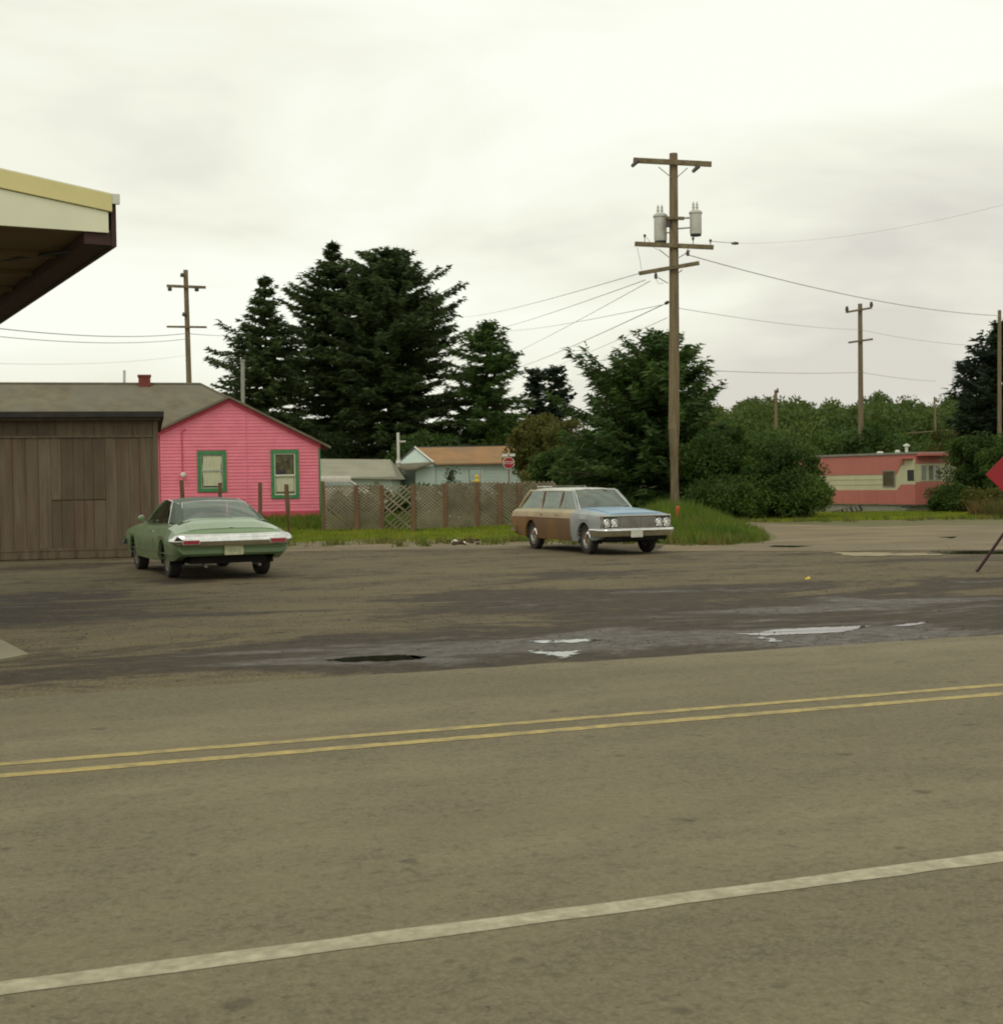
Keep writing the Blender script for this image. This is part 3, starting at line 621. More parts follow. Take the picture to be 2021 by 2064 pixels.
for i in range(5200):
    k_ = r.random()
    if k_ < .5: q = rd(r.uniform(-26, 34), d_far + abs(r.gauss(0, .9)) + .05)
    elif k_ < .8: q = G(r.uniform(-50, 2080), 1112 + r.random() ** 2 * 200)
    else: q = G(r.uniform(540, 2080), r.uniform(1092, 1118))
    if q.y > 48: continue
    s_ = r.uniform(.003, .010) * (1.0 if k_ < .5 else 1.5); x, y = q.x, q.y
    mb.add([(x - s_, y - s_ * .7, .0), (x + s_ * .9, y - s_, .0), (x + s_, y + s_ * .8, .0), (x - s_ * .8, y + s_, .0), (x + s_ * .3, y, s_ * r.uniform(.7, 1.3)), (x - s_ * .4, y + s_ * .2, s_ * r.uniform(.6, 1.1))], [(0, 1, 4), (1, 2, 4), (2, 5, 4), (2, 3, 5), (3, 0, 5), (0, 4, 5)])
tag(build(mb, 'loose_stones', mat('loose_stone', (.05, .04, .026), (.15, .125, .08), rough=.95, ns=9), fix=False), 'loose gravel stones scattered over the parking lot and along the road edge', 'gravel', kind='stuff')
#PART2
# ------------------------------------------------------------------ barn, pink house (one shared wall direction)
ANG = math.radians(14)
T = Vector((math.cos(ANG), math.sin(ANG), 0)); NF = Vector((math.sin(ANG), -math.cos(ANG), 0))   # along facade / towards camera
def frame(o): return lambda p: (Vector((1, 0, 0)) * (Vector(p) - o).dot(T) + Vector((0, 1, 0)) * (-(Vector(p) - o).dot(NF)) + Vector((0, 0, 1)) * (p[2] - o.z))
# --- barn
B0 = G(130, 1127.5); B0 = Vector((B0.x, B0.y, 0))
fb = frame(B0)
def bpx(px, py, off=0.0): return fb(onpl(px, py, B0 + NF * off, NF))
barn = thing('weathered_barn', B0, ANG, label='weathered grey-brown plank barn with flat dark eave, at the left behind the green car', cat='barn')
bl = bpx(-90, 1000).x; br = bpx(319, 1000).x; btop = bpx(150, 846).z; bband = bpx(150, 880).z
mb = MB(); mb.bb((bl, 0.03, 0), (br - 0.02, 9, btop)); build(mb, 'wall', M_barn3, barn)
r = random.Random(4); x = bl; i = 0
zj = bpx(150, 1008).z; dl, dr_ = bpx(92, 1000).x, bpx(203, 1000).x
while x < br - 0.02:
    wv = r.uniform(0.20, 0.30); x2 = min(x + wv, br)
    if br - x2 < 0.1: x2 = br
    inpatch = dl < (x + x2) / 2 < dr_
    m_ = M_barn3 if inpatch and r.random() < .8 else r.choice([M_barn, M_barn, M_barn2])
    dz = r.uniform(-0.01, 0.01); th = r.uniform(0.022, 0.034)
    if inpatch:
        mb = MB(); mb.bb((x + .004, 0.028 - th - .008, 0.26), (x2 - .004, 0.028, zj - 0.012)); build(mb, 'plank', M_barn3 if r.random() < .6 else M_barn, barn)
        mb = MB(); mb.bb((x + .004, 0.028 - th - .004, zj + .012), (x2 - .004, 0.028, bband)); build(mb, 'plank', m_, barn)
    else:
        mb = MB(); mb.bb((x + .004, 0.028 - th, 0.26), (x2 - .004, 0.028, bband)); build(mb, 'plank', m_, barn)
    x = x2
x = bl
while x < br - 0.02:
    wv = r.uniform(0.38, 0.46); x2 = min(x + wv, br)
    mb = MB(); mb.bb((x + .005, -0.002, bband + 0.02), (x2 - .005, 0.028, btop - 0.02)); build(mb, 'upper_plank', M_barn3 if x < bpx(90, 860).x else M_barn, barn)
    mb = MB(); mb.bb((x2 - .035, -0.030, 0.03), (x2 + .012, 0.012, 0.24)); build(mb, 'short_batten', M_barn3, barn)
    x = x2
mb = MB(); mb.bb((bl, -0.02, 0.20), (br, 0.028, 0.258)); mb.bb((bl, -0.008, 0.02), (br, 0.028, 0.198)); build(mb, 'base_board', M_barn, barn)
mb = MB(); mb.bb((bl, -0.035, bband - 0.02), (br + 0.01, 0.02, bband + 0.018)); build(mb, 'rail_batten', M_barn2, barn)
mb = MB(); mb.bb((br - 0.09, -0.03, 0), (br + 0.02, 0.027, btop)); build(mb, 'corner_board', M_barn2, barn)
ztopf = bpx(150, 829, .35).z; zbf = bpx(150, 841, .35).z
mb = MB(); mb.bb((bl - .2, -0.35, zbf), (br + 0.16, 9.2, ztopf)); build(mb, 'roof', M_tar, barn, bevel=0.01)
mb = MB(); mb.bb((bl - .2, -0.22, btop - .02), (br + 0.08, -0.02, zbf + .002)); build(mb, 'eave_board', M_barn3, barn)
# --- pink house
H0 = at(645, 1040, 52.5); H0 = Vector((H0.x, H0.y, hgt(H0.x, H0.y + .6) - .05)); fh = frame(H0)
def hpx(px, py, off=0.0): return fh(onpl(px, py, H0 + NF * off, NF))
house = thing('pink_house', H0, ANG, label='bright pink house with low gable, green window frames and grey shingled roof', cat='house')
xL = hpx(323, 930).x; xR = 0.0; pk = hpx(461, 803); eL = hpx(322, 868).z; eR = hpx(641, 893).z; zb = hpx(600, 1037).z
def roofz(x): return (eL + (pk.z - eL) * (x - xL) / (pk.x - xL)) if x < pk.x else (pk.z + (eR - pk.z) * (x - pk.x) / (xR - pk.x))
mb = MB(); DP = 6.0
mb.extrude([(xL, 0.02, -0.1), (xR, 0.02, -0.1), (xR, 0.02, eR), (pk.x, 0.02, pk.z), (xL, 0.02, eL)], (0, DP, 0)); build(mb, 'wall', M_pink, house)
# windows: openings handled by clipping the siding boards
wins = [(hpx(397, 909), hpx(457, 991)), (hpx(545, 907), hpx(603, 1004))]
wr = [(a.x, b.z, b.x, a.z) for a, b in wins]
def split(xa, xb, z0, z1):
    segs = [(xa, xb)]
    for (a, zlo, b, zhi) in wr:
        if z1 > zlo + .02 and z0 < zhi - .02:
            ns = []
            for (p_, q_) in segs:
                if p_ < a < q_: ns.append((p_, a))
                if p_ < b < q_: ns.append((b, q_))
                if not (p_ < a < q_) and not (p_ < b < q_) : ns.append((p_, q_))
            segs = ns
    return segs
z = zb + 0.14; ch = 0.12; r = random.Random(8)
while z < pk.z - 0.06:
    z1 = z + ch
    # x range under roof
    def xr(zz):
        lo = xL if zz <= eL else xL + (zz - eL) / (pk.z - eL) * (pk.x - xL)
        hi = xR if zz <= eR else pk.x + (pk.z - zz) / (pk.z - eR) * (xR - pk.x)
        return lo, hi
    lo0, hi0 = xr(z); lo1, hi1 = xr(z1)
    jz = r.uniform(-.004, .004)
    for (a, b) in split(lo0, hi0, z, z1):
        ta = lo1 if a == lo0 else a; tb = hi1 if b == hi0 else b
        if tb - ta < .05: continue
        y0, y1 = -0.018 + jz, 0.004
        mb = MB(); mb.add([(a, y0, z), (b, y0, z), (tb, y1, z1 + .004), (ta, y1, z1 + .004), (a, 0.018, z), (b, 0.018, z), (tb, 0.018, z1 + .004), (ta, 0.018, z1 + .004)],
                          [(0, 1, 2, 3), (7, 6, 5, 4), (0, 4, 5, 1), (3, 2, 6, 7), (0, 3, 7, 4), (1, 5, 6, 2)])
        build(mb, 'siding_board', M_pink, house)
    z = z1
mb = MB(); mb.bb((xL, -0.03, -0.1), (xR + .02, 0.018, zb + 0.138)); build(mb, 'base_board', M_pinkd, house)
mb = MB(); mb.bb((xR - 0.02, -0.035, zb - .1), (xR + 0.045, 0.06, eR - .05)); build(mb, 'corner_trim', M_green, house)
mb = MB(); jx = hpx(497, 900).x; mb.bb((jx - .012, -0.03, zb + .2), (jx + .012, -0.018, roofz(jx) - .18)); build(mb, 'seam_batten', M_pink, house)
# rake boards
def rake(x0, x1, dz0, dz1, y0, y1, m, nm):
    mb = MB(); mb.extrude([(x0, y0, roofz(x0) + dz0), (x1, y0, roofz(x1) + dz0), (x1, y0, roofz(x1) + dz1), (x0, y0, roofz(x0) + dz1)], (0, y1 - y0, 0)); build(mb, nm, m, house)
rake(xL - .06, pk.x, -0.15, -0.002, -0.05, 0.012, M_pinkd, 'rake_board'); rake(pk.x, xR + .06, -0.15, -0.002, -0.05, 0.012, M_pinkd, 'rake_board')
# gable roof slabs
def slab(x0, z0, x1, z1, y0, y1, th, nm='roof'):
    mb = MB(); mb.extrude([(x0, y0, z0), (x1, y0, z1), (x1, y0, z1 + th), (x0, y0, z0 + th)], (0, y1 - y0, 0)); build(mb, nm, M_shingle, house)
slab(xL - .15, roofz(xL) - .07, pk.x, pk.z, -.22, DP, .09)
sR = (eR - pk.z) / (xR - pk.x); slab(pk.x, pk.z, xR + .42, eR + sR * .42, -.22, DP, .09)
# main hipped roof: 4 m deep
off = -4.0
rg = hpx(404, 774.5, off); rl = Vector((rg.x - 16, 4.0, rg.z)); ez = hpx(330, 866, -0.15).z
cn = Vector((rg.x + 3.1, 0.12, ez))
mb = MB(); A = (rl.x, 0.12, ez); Bq = tuple(cn); C = (rg.x, 4.0, rg.z); D_ = (rl.x, 4.0, rg.z); E = (cn.x, 7.9, ez); Fq = (rl.x, 7.9, ez)
mb.add([A, Bq, C, D_, E, Fq], [(0, 1, 2, 3), (1, 4, 2), (3, 2, 4, 5), (0, 3, 5), (0, 5, 4, 1)]); mr_ = build(mb, 'main_roof', M_shingle, house)
mb = MB(); mb.tube([(rl.x, 4, rg.z + .02), (rg.x, 4, rg.z + .02)], .05, 6); mb.tube([(rg.x, 4, rg.z + .02), (cn.x, .12, ez + .02)], .04, 6); build(mb, 'ridge_cap', M_shingle, mr_)
mb = MB(); mb.bb((rl.x + .4, 0.4, -.1), (xL - .02, 7.6, ez)); build(mb, 'side_wall', M_pink, house)
c0 = hpx(279, 774, -4.0); c1 = hpx(303, 756, -4.0)
mb = MB(); mb.bb((c0.x, 3.75, rg.z - .4), (c1.x, 4.2, c1.z)); mb.bb((c0.x - .03, 3.72, c1.z - .08), (c1.x + .03, 4.23, c1.z + .001)); build(mb, 'chimney', M_brick, house, bevel=.01)
v0 = hpx(250, 772, -4); v1 = hpx(250.5, 746, -4)
mb = MB(); mb.tube([(v0.x, 4.1, rg.z - .1), (v1.x, 4.1, v1.z)], .05, 8); build(mb, 'vent_pipe', M_grey, house)
v0 = hpx(489, 800, -2.4); v1 = hpx(489, 727, -2.4)
mb = MB(); mb.tube([(v0.x, 2.4, v0.z - .5), (v1.x, 2.4, v1.z)], .075, 10); mb.tube([(v1.x, 2.4, v1.z - .02), (v1.x, 2.4, v1.z + .05)], .10, 10); build(mb, 'flue_pipe', mat('flue_metal', (.33, .32, .25), (.25, .25, .2), rough=.5, ns=3), house)
def window(rect, kind):
    x0, z0, x1, z1 = rect; f = 0.13
    mb = MB(); y0, y1 = -0.055, 0.014
    mb.bb((x0, y0, z1 - f), (x1, y1, z1)); mb.bb((x0, y0, z0), (x1, y1, z0 + f)); mb.bb((x0, y0, z0 + f + .001), (x0 + f, y1, z1 - f - .001)); mb.bb((x1 - f, y0, z0 + f + .001), (x1, y1, z1 - f - .001))
    wn = build(mb, 'window', M_green, house, bevel=.006)
    ix0, ix1, iz0, iz1 = x0 + f, x1 - f, z0 + f, z1 - f; zm = (iz0 + iz1) / 2 - (0.06 if kind else -.02)
    mb = MB(); s_ = .035
    for (a, b, c, d) in ((ix0, iz0, ix0 + s_, iz1), (ix1 - s_, iz0, ix1, iz1), (ix0 + s_, iz0, ix1 - s_, iz0 + s_), (ix0 + s_, iz1 - s_, ix1 - s_, iz1), (ix0 + s_, zm - .03, ix1 - s_, zm + .03)):
        mb.bb((a + .001, -.03, b), (c - .001, .008, d))
    build(mb, 'sash', M_sash if not kind else M_curt, wn)
    for (za, zc) in ((iz0 + s_, zm - .03), (zm + .03, iz1 - s_)):
        mb = MB(); mb.bb((ix0 + s_, -.014, za), (ix1 - s_, -.010, zc)); build(mb, 'pane', M_glassw, wn)
    mb = MB()
    if kind == 0:
        zz0, zz1 = iz0 + .09, iz1 - .05; xa, xb = ix0 + .06, ix1 - .05
        mb.grid(lambda u, v: (xa + (xb - xa) * u + .015 * math.sin(v * 9), 0.004 - .006 * math.cos(u * 30), zz0 + (zz1 - zz0) * v), 24, 10)
        build(mb, 'curtain', M_curt, wn, smooth=True)
        mb = MB(); mb.bb((ix0, .0135, iz0), (ix1, .0175, iz1)); build(mb, 'interior', M_room, wn)
    else:
        mb.grid(lambda u, v: (ix0 + .06 + (ix1 - ix0 - .12) * u, 0.004 - .006 * math.cos(u * 26), iz0 + .12 + (zm - iz0 - .15) * v), 22, 6); build(mb, 'curtain', M_curt, wn, smooth=True)
        mb = MB(); mb.bb((ix0, .0135, iz0), (ix1, .0175, iz1)); build(mb, 'interior', mat('window_interior_tan', (.20, .18, .10), (.11, .10, .06), rough=.9, ns=6), wn)
        mb = MB(); mb.bb((ix0 + .02, -.075, zm - .01), (ix1 - .02, -.03, zm + .045)); build(mb, 'shelf', M_curt, wn)
        for j, dx in enumerate((.10, .26)):
            mb = MB(); mb.lathe([(0, 0), (.075, 0), (.085, .06), (.07, .13), (.035, .17), (.04, .20), (0, .20)], (ix0 + .06 + dx, -.0, zm + .046), n=10); jn = build(mb, 'jar', M_dark, wn, smooth=True)
            jn.scale = (1, .35, 1); jn.location = (0, -.045, 0)
        for j, (dx, dz, hh) in enumerate(((.08, .30, .22), (.30, .44, .16), (.52, .30, .34))):
            mb = MB(); mb.box((ix0 + dx, -.035, zm + dz + hh / 2), (.07, .02, hh)); build(mb, 'hanging_ornament', M_room, wn)
window(wr[0], 0); window(wr[1], 1)
# wall lamp / meter and conduit on the pink wall
m0 = hpx(369, 957, .1); mb = MB(); mb.lathe([(0, -.12), (.07, -.10), (.10, -.03), (.07, .03), (0, .04)], (m0.x, -.11, m0.z), axis='Y', n=14); build(mb, 'wall_lamp', M_white, house, smooth=True)
mb = MB(); c_ = hpx(366, 870); mb.tube([(c_.x, -.045, m0.z + .05), (c_.x, -.045, c_.z), (c_.x + .12, -.05, c_.z + .1)], .018, 6); build(mb, 'conduit', M_pinkd, house)
# ------------------------------------------------------------------ lattice fence
fpx = [(652, 1069, 970, 8), (719, 1069, 978, 11), (771, 1068, 978, 9), (834, 1068, 976, 10), (898, 1066, 974, 10), (962, 1063, 972, 11), (1008, 1062, 974, 10), (1047, 1061, 976, 8), (1083, 1060, 978, 8), (1120, 1059, 978, 8)]
FP = [G(a, b + 3) for a, b, c, d in fpx]
fence = thing('lattice_fence', (FP[0].x, FP[0].y, 0), label='weathered diagonal lattice fence on square brown posts between pink house and station wagon', cat='fence')
fo = Vector((FP[0].x, FP[0].y, 0)); r = random.Random(12)
for (a, b, c, d), p_ in zip(fpx, FP):
    top = at(a, c, p_.y).z; wd = d * p_.y / F
    q = p_ - fo; mb = MB(); mb.box((q.x, q.y, top / 2 - .05), (wd * .85, wd * .85, top + .1), rz=r.uniform(-.2, .2)); build(mb, 'post', M_fence, fence, bevel=.008)
def clipline(x0, z0, x1, z1, W_, Hh):
    # clip segment to 0..W,0..H
    t0_, t1_ = 0, 1; dx, dz = x1 - x0, z1 - z0
    for pp, qq in ((-dx, x0), (dx, W_ - x0), (-dz, z0), (dz, Hh - z0)):
        if pp == 0: continue
        t_ = qq / pp
        if pp < 0: t0_ = max(t0_, t_)
        else: t1_ = min(t1_, t_)
    return (t0_, t1_) if t1_ - t0_ > .03 else None
ns_ = 0
for i in range(len(FP) - 1):
    A_, B_ = FP[i] - fo, FP[i + 1] - fo; W_ = (B_ - A_).length; u = (B_ - A_).normalized(); nrm = Vector((-u.y, u.x, 0)); Hh = 1.50 + r.uniform(-.04, .05)
    for sgn in (1, -1):
        single = (i == 2 and sgn == -1)
        sp = 0.118 if i != 2 else (0.17 if sgn == 1 else .4); slope = 0.75
        k0 = -W_ * slope if sgn > 0 else 0; k1 = Hh if sgn > 0 else Hh + W_ * slope; kk = k0 + .03
        while kk < k1:
            x0_, z0_, x1_, z1_ = 0, kk, W_, kk + sgn * slope * W_
            c_ = clipline(x0_, z0_, x1_, z1_, W_, Hh)
            if c_ and r.random() > .04:
                pa = A_ + u * (W_ * c_[0]) + Vector((0, 0, .08 + kk + sgn * slope * W_ * c_[0])); pb = A_ + u * (W_ * c_[1]) + Vector((0, 0, .08 + kk + sgn * slope * W_ * c_[1]))
                dirv = pb - pa; ln = dirv.length
                if ln > .12:
                    X = dirv.normalized(); Z = X.cross(nrm).normalized(); M_ = Matrix((X, nrm, Z)).transposed()
                    mb = MB(); mb.box((pa + pb) / 2 + nrm * (.012 * sgn), (ln, .010, .050 + r.uniform(-.008, .008)), R=M_); build(mb, 'slat', M_slat, fence, fix=False); ns_ += 1
            kk += sp * (1 + r.uniform(-.12, .12))
print('slats', ns_)
# --- lone posts in front of the pink wall
for j, (px, bot, top, wd, lb) in enumerate([(366, 1084, 968, 10, 'leaning weathered post at the left part of the pink wall'),
                                 (443, 1083, 973, 9, 'brown post in front of the left green window of the pink house'),
                                 (524, 1080, 973, 9, 'brown post before the pink wall between the two green windows'),
                                 (577, 1077, 976, 10, 'leaning brown post in front of the right green window, beside the green car')]):
    b_ = G(px + (3 if j in (0, 3) else 0), bot); tp = at(px, top, b_.y); mb = MB(); W_ = wd * b_.y / F / 2
    mb.tube([(0, 0, -.1), (0.02, 0, tp.z * .5), (tp.x - b_.x, 0, tp.z)], [W_, W_ * .95, W_ * .9], 7)
    o = build(mb, 'fence_post', M_fence); o.location = b_; tag(o, lb, 'post', group='posts standing in front of the pink house')
# --- bits seen over the fence
p_ = at(960, 972, 50.9); mb = MB()
mb.lathe([(0, 0), (.07, .01), (.09, .07), (.06, .14), (.05, .17), (.075, .22), (.05, .28), (0, .29)], (0, 0, 0), n=10); mb.box((.10, 0, .20), (.10, .03, .03)); mb.box((-.10, 0, .08), (.12, .05, .04))
for z_ in (.33,): mb.tube([(0, 0, .28), (0, 0, .35)], .015, 5)
o = build(mb, 'yellow_ornament', M_ornY, smooth=True); o.location = (FP[5].x, FP[5].y, at(962, 974, FP[5].y).z); tag(o, 'small yellow figure perched on top of a lattice fence post', 'ornament')
for px, pt_, w_, m_, lb in ((912, 949, 13, M_spruce, 'small dark cone-shaped evergreen poking above the lattice fence'), (1058, 953, 9, M_olive, 'small yellowish sapling poking above the fence left of the station wagon')):
    g = gp(px, 53.5); Hh = hat(px, pt_, 53.5) - g[2]
    conifer('young_conifer', lb, g, Hh, [(0, .35, .35), (.5, .3, .3), (1, .04, .04)], m_, int(px), nb=60, tr=.03, tw=(.16, .06), step=.08, dens=2, t0=.05)
# flowers in the yard behind the lattice
r = random.Random(5)
for j in range(9):
    px, py = r.choice([(868, 1035), (889, 1027), (908, 1037), (930, 1047), (981, 1028), (986, 1020), (990, 1048), (1003, 1035), (880, 1055), (840, 1050), (1040, 1040)]), 0
    px, py = px
    q = at(px + r.uniform(-4, 4), py + r.uniform(-5, 5), 50.4 + r.random()); mb = MB(); mb.tube([(0, 0, hgt(q.x, q.y) - q.z), (0, 0, 0)], .008, 4)
    st = thing('flower', (q.x, q.y, q.z), label='pale blossom seen through the lattice fence among long grass', cat='flower', group='pale flowers behind the lattice fence')
    build(mb, 'stem', M_grass2, st); mb = MB(); mb.lathe([(0, -.02), (.05, 0), (.075, .02), (.03, .04), (0, .045)], (0, 0, 0), axis='Y', n=8); build(mb, 'bloom', M_flow, st, smooth=True)
# --- white vehicle behind the fence (roof line of a car)
def simple_car(loc, rz):
    root = thing('white_car', loc, rz, label='white car parked behind the lattice fence with only its roof showing, beside the pink house', cat='car')
    L_ = 4.6; W_ = 1.75
    prof = [(-2.3, .35), (-2.3, .85), (-2.15, .95), (-1.75, .98), (-1.35, 1.42), (-.4, 1.50), (.45, 1.46), (1.05, 1.0), (2.15, .86), (2.3, .75), (2.3, .35)]
    mb = MB(); mb.extrude([(x_, -W_ / 2, z_) for x_, z_ in [p for p in prof if p[1] <= 1.0]], (0, W_, 0)); build(mb, 'body', M_white, root, bevel=.05, smooth=True)
    mb = MB(); mb.add([(-1.75, -.8, .97), (1.05, -.8, .97), (1.05, .8, .97), (-1.75, .8, .97), (-1.35, -.62, 1.40), (.45, -.62, 1.42), (.45, .62, 1.42), (-1.35, .62, 1.40)], [(0, 1, 5, 4), (1, 2, 6, 5), (2, 3, 7, 6), (3, 0, 4, 7)]); build(mb, 'windows', M_cglass, root)
    mb = MB(); mb.bb((-1.5, -.70, 1.24), (.62, .70, 1.50)); build(mb, 'roof', M_white, root, smooth=True, bevel=.07)
    mb = MB()
    for sx in (-1.45, .45):
        for sy in (-.62, .62): mb.tube([(sx * 1.0 + (-.3 if sx < 0 else .6), sy * 1.28, .97), (sx, sy, 1.41)], .03, 5)
    build(mb, 'pillars', M_white, root)
    for sx in (-1.35, 1.35):
        for sy in (-.8, .8):
            mb = MB(); mb.lathe([(0, -.09), (.2, -.09), (.31, -.07), (.32, 0), (.31, .07), (.2, .09), (0, .09)], (sx, sy, .32), axis='Y', n=18); build(mb, 'wheel', M_tyre, root, smooth=True)
    for sy in (-.7, .7):
        mb = MB(); mb.bb((2.29, sy - .13, .62), (2.33, sy + .13, .76)); build(mb, 'tail_light', M_red, root)
cc = at(672, 1000, 61); simple_car((cc.x + .1, 61, hgt(cc.x, 61) + .16), math.radians(10))
# ------------------------------------------------------------------ pale house with orange-brown roof
Yh = 105; s = Yh / F
ho = at(877, 1000, Yh); ho = Vector((ho.x, Yh, .25))
def q3(px, py, dy=0): p = at(px, py, Yh + dy); return (p.x - ho.x, dy, p.z - ho.z)
hs_ = thing('pale_blue_house', ho, label='low pale blue house with orange-brown gabled roof behind the stop sign', cat='house')
e1 = q3(877, 934); xr_ = q3(1112, 934)[0]; ez_ = e1[2]; rgz = q3(860, 901, 3)[2]
Wd = 5.0
xgl = q3(792, 937, 3.0)[0]
mb = MB(); mb.bb((0.05, 0, -.3), (xr_ - .3, 7, ez_ - .02)); build(mb, 'wall', M_teal, hs_)
# lap boards on the front wall
zz = .75
while zz < ez_ - .1:
    mb = MB(); mb.add([(0.05, -.03, zz), (xr_ - .3, -.03, zz), (xr_ - .3, -.004, zz + .25), (.05, -.004, zz + .25)], [(0, 1, 2, 3)]); mb.add([(0.05, -.03, zz), (xr_ - .3, -.03, zz), (xr_ - .3, -.002, zz), (.05, -.002, zz)], [(0, 1, 2, 3)]); build(mb, 'lap_board', M_teal, hs_, fix=False); zz += .25
gx = q3(831, 901, 0)[0]
mb = MB()   # front roof plane with canted gable end at left
A = (e1[0], -.4, ez_ - .02); B2 = (xr_, -.4, ez_ - .02); C2 = (xr_ - .9, 3.5, rgz); D2 = (gx, 3.5, rgz)
mb.add([A, B2, C2, D2, (A[0], -.4, ez_ - .12), (B2[0], -.4, ez_ - .12)], [(0, 1, 2, 3), (0, 4, 5, 1)])
mb.add([(gx, 3.5, rgz), (xr_ - .9, 3.5, rgz), (xr_, 7.4, ez_), (gx - 1.2, 7.4, ez_), (xr_, -.4, ez_ - .02)], [(0, 1, 2, 3), (1, 4, 2)]); build(mb, 'roof', M_orange, hs_)
mb = MB(); mb.tube([(gx, 3.5, rgz + .02), (xr_ - .9, 3.5, rgz + .02)], .05, 6); build(mb, 'ridge_cap', M_dark, hs_)
gl = q3(793, 937, .5); gl = (gl[0], .5, q3(793, 937, .5)[2])
mb = MB(); mb.add([(gx, 3.0, rgz - .1), (e1[0] - .05, -.05, ez_ - .1), (gl[0], 2.0, gl[2]), (gl[0], 2.0, -.3), (e1[0] - .05, -.05, -.3)], [(0, 1, 2), (2, 1, 4, 3)]); build(mb, 'gable_wall', M_teal, hs_)
mb = MB(); mb.tube([(gx, 2.9, rgz + .02), (e1[0], -.42, ez_)], .08, 4); build(mb, 'rake_board', M_white, hs_)
mb = MB(); mb.tube([(gx, 2.9, rgz + .02), (gl[0], 1.9, gl[2] + .02)], .07, 4); build(mb, 'rake_board', M_dark, hs_)
a_ = q3(775, 950, -.6); b_ = q3(836, 947, -.8); c_ = q3(876, 934, -.5); d_ = q3(800, 938, 1.8)
mb = MB(); mb.add([a_, b_, c_, d_] + [(p[0], p[1], p[2] + .12) for p in (a_, b_, c_, d_)], [(0, 1, 2, 3), (4, 5, 6, 7), (0, 1, 5, 4), (1, 2, 6, 5), (3, 0, 4, 7), (2, 3, 7, 6)]); build(mb, 'porch_roof', M_shingle, hs_)
a_ = q3(786, 953, .3); b_ = q3(803, 975, .3); mb = MB(); mb.bb((a_[0], 0.8, -.3), (b_[0], .9, a_[2] + .2)); build(mb, 'door', M_room, hs_)
a_ = q3(837, 950, -.2); mb = MB(); mb.bb((a_[0], -.15, -.3), (.04, .5, a_[2] + .35)); build(mb, 'porch_wall', M_teal, hs_)
a_ = q3(945, 945); b_ = q3(970, 978)
mb = MB(); mb.bb((a_[0], -.05, b_[2]), (b_[0], .02, a_[2])); wn = build(mb, 'window', M_room, hs_)
mb = MB(); mb.bb((b_[0], -.08, b_[2]), (b_[0] + .07, .0, a_[2])); mb.bb((a_[0] - .05, -.08, a_[2]), (b_[0] + .07, .0, a_[2] + .06)); build(mb, 'frame', M_white, wn)
mb = MB(); mb.bb((a_[0] + .04, -.062, b_[2] + .05), (b_[0] - .04, -.052, a_[2] - .05)); build(mb, 'pane', M_cglass, wn)
# mast on the house
p0 = at(803, 931, 104); p1 = at(803, 872, 104)
mb = MB(); mb.tube([(0, 0, -.3), (0, 0, p1.z - p0.z)], .11, 8); mb.box((.25, 0, (p1.z - p0.z) * .70), (.6, .1, .12)); mb.lathe([(0, -.1), (.22, 0), (.16, .25), (0, .3)], (0, 0, -.1), n=10)
o = build(mb, 'service_mast', M_grey, smooth=True); o.location = p0; tag(o, 'pale service mast with short crossbar at the left gable of the orange-roofed house', 'mast')
# --- grey roofed building
go = at(645, 1000, 96); go = Vector((go.x, 96, .25))
gb = thing('grey_roofed_building', go, label='long low building with pale grey roof behind the white car', cat='building')
def q4(px, py, dy=0): p = at(px, py, 96 + dy); return (p.x - go.x, dy, p.z - go.z)
a_ = q4(560, 964); b_ = q4(800, 966); c_ = q4(786, 926, 6); d_ = q4(560, 924, 6)
mb = MB(); mb.add([a_, b_, c_, d_, (b_[0], 12, b_[2]), (a_[0], 12, a_[2])], [(0, 1, 2, 3), (3, 2, 4, 5), (1, 4, 2)]); mb.bb((a_[0], .0, a_[2] - .12), (b_[0], .05, a_[2] - .01)); build(mb, 'roof', M_groof, gb)
mb = MB(); mb.bb((a_[0] + .3, .4, -.3), (b_[0] - .4, 11.5, a_[2] - .05)); build(mb, 'wall', M_teal, gb)
# ------------------------------------------------------------------ stop sign
so_ = at(1025, 933, 90); W_ = .36
sg = thing('stop_sign', (so_.x, 90, 0.25), label='red octagonal stop sign with small street name blades, in front of the pale blue house', cat='sign')
cz = so_.z - .25
def octo(R_, y, th, m, nm, par):
    mb = MB(); P = [(R_ / math.cos(math.pi / 8) * math.cos(math.pi / 8 + k_ * math.pi / 4), y, cz + R_ / math.cos(math.pi / 8) * math.sin(math.pi / 8 + k_ * math.pi / 4)) for k_ in range(8)]
    mb.extrude(P, (0, th, 0)); return build(mb, nm, m, par)
pl_ = octo(W_, 0, .01, M_signw, 'sign_plate', sg); octo(W_ * .92, -.006, .004, M_sign, 'sign_face', pl_)
mb = MB(); mb.bb((-.04, .012, -.3), (.04, .07, cz + .55)); build(mb, 'post', mat('red_brown_post', (.22, .10, .06), rough=.8), sg)
mb = MB(); mb.bb((-.42, .02, cz + .42), (.42, .04, cz + .58)); build(mb, 'street_name_blade', M_signw, sg)
mb = MB(); mb.bb((-.015, -.2, cz + .60), (.015, .3, cz + .74)); build(mb, 'street_name_blade', M_signw, sg)
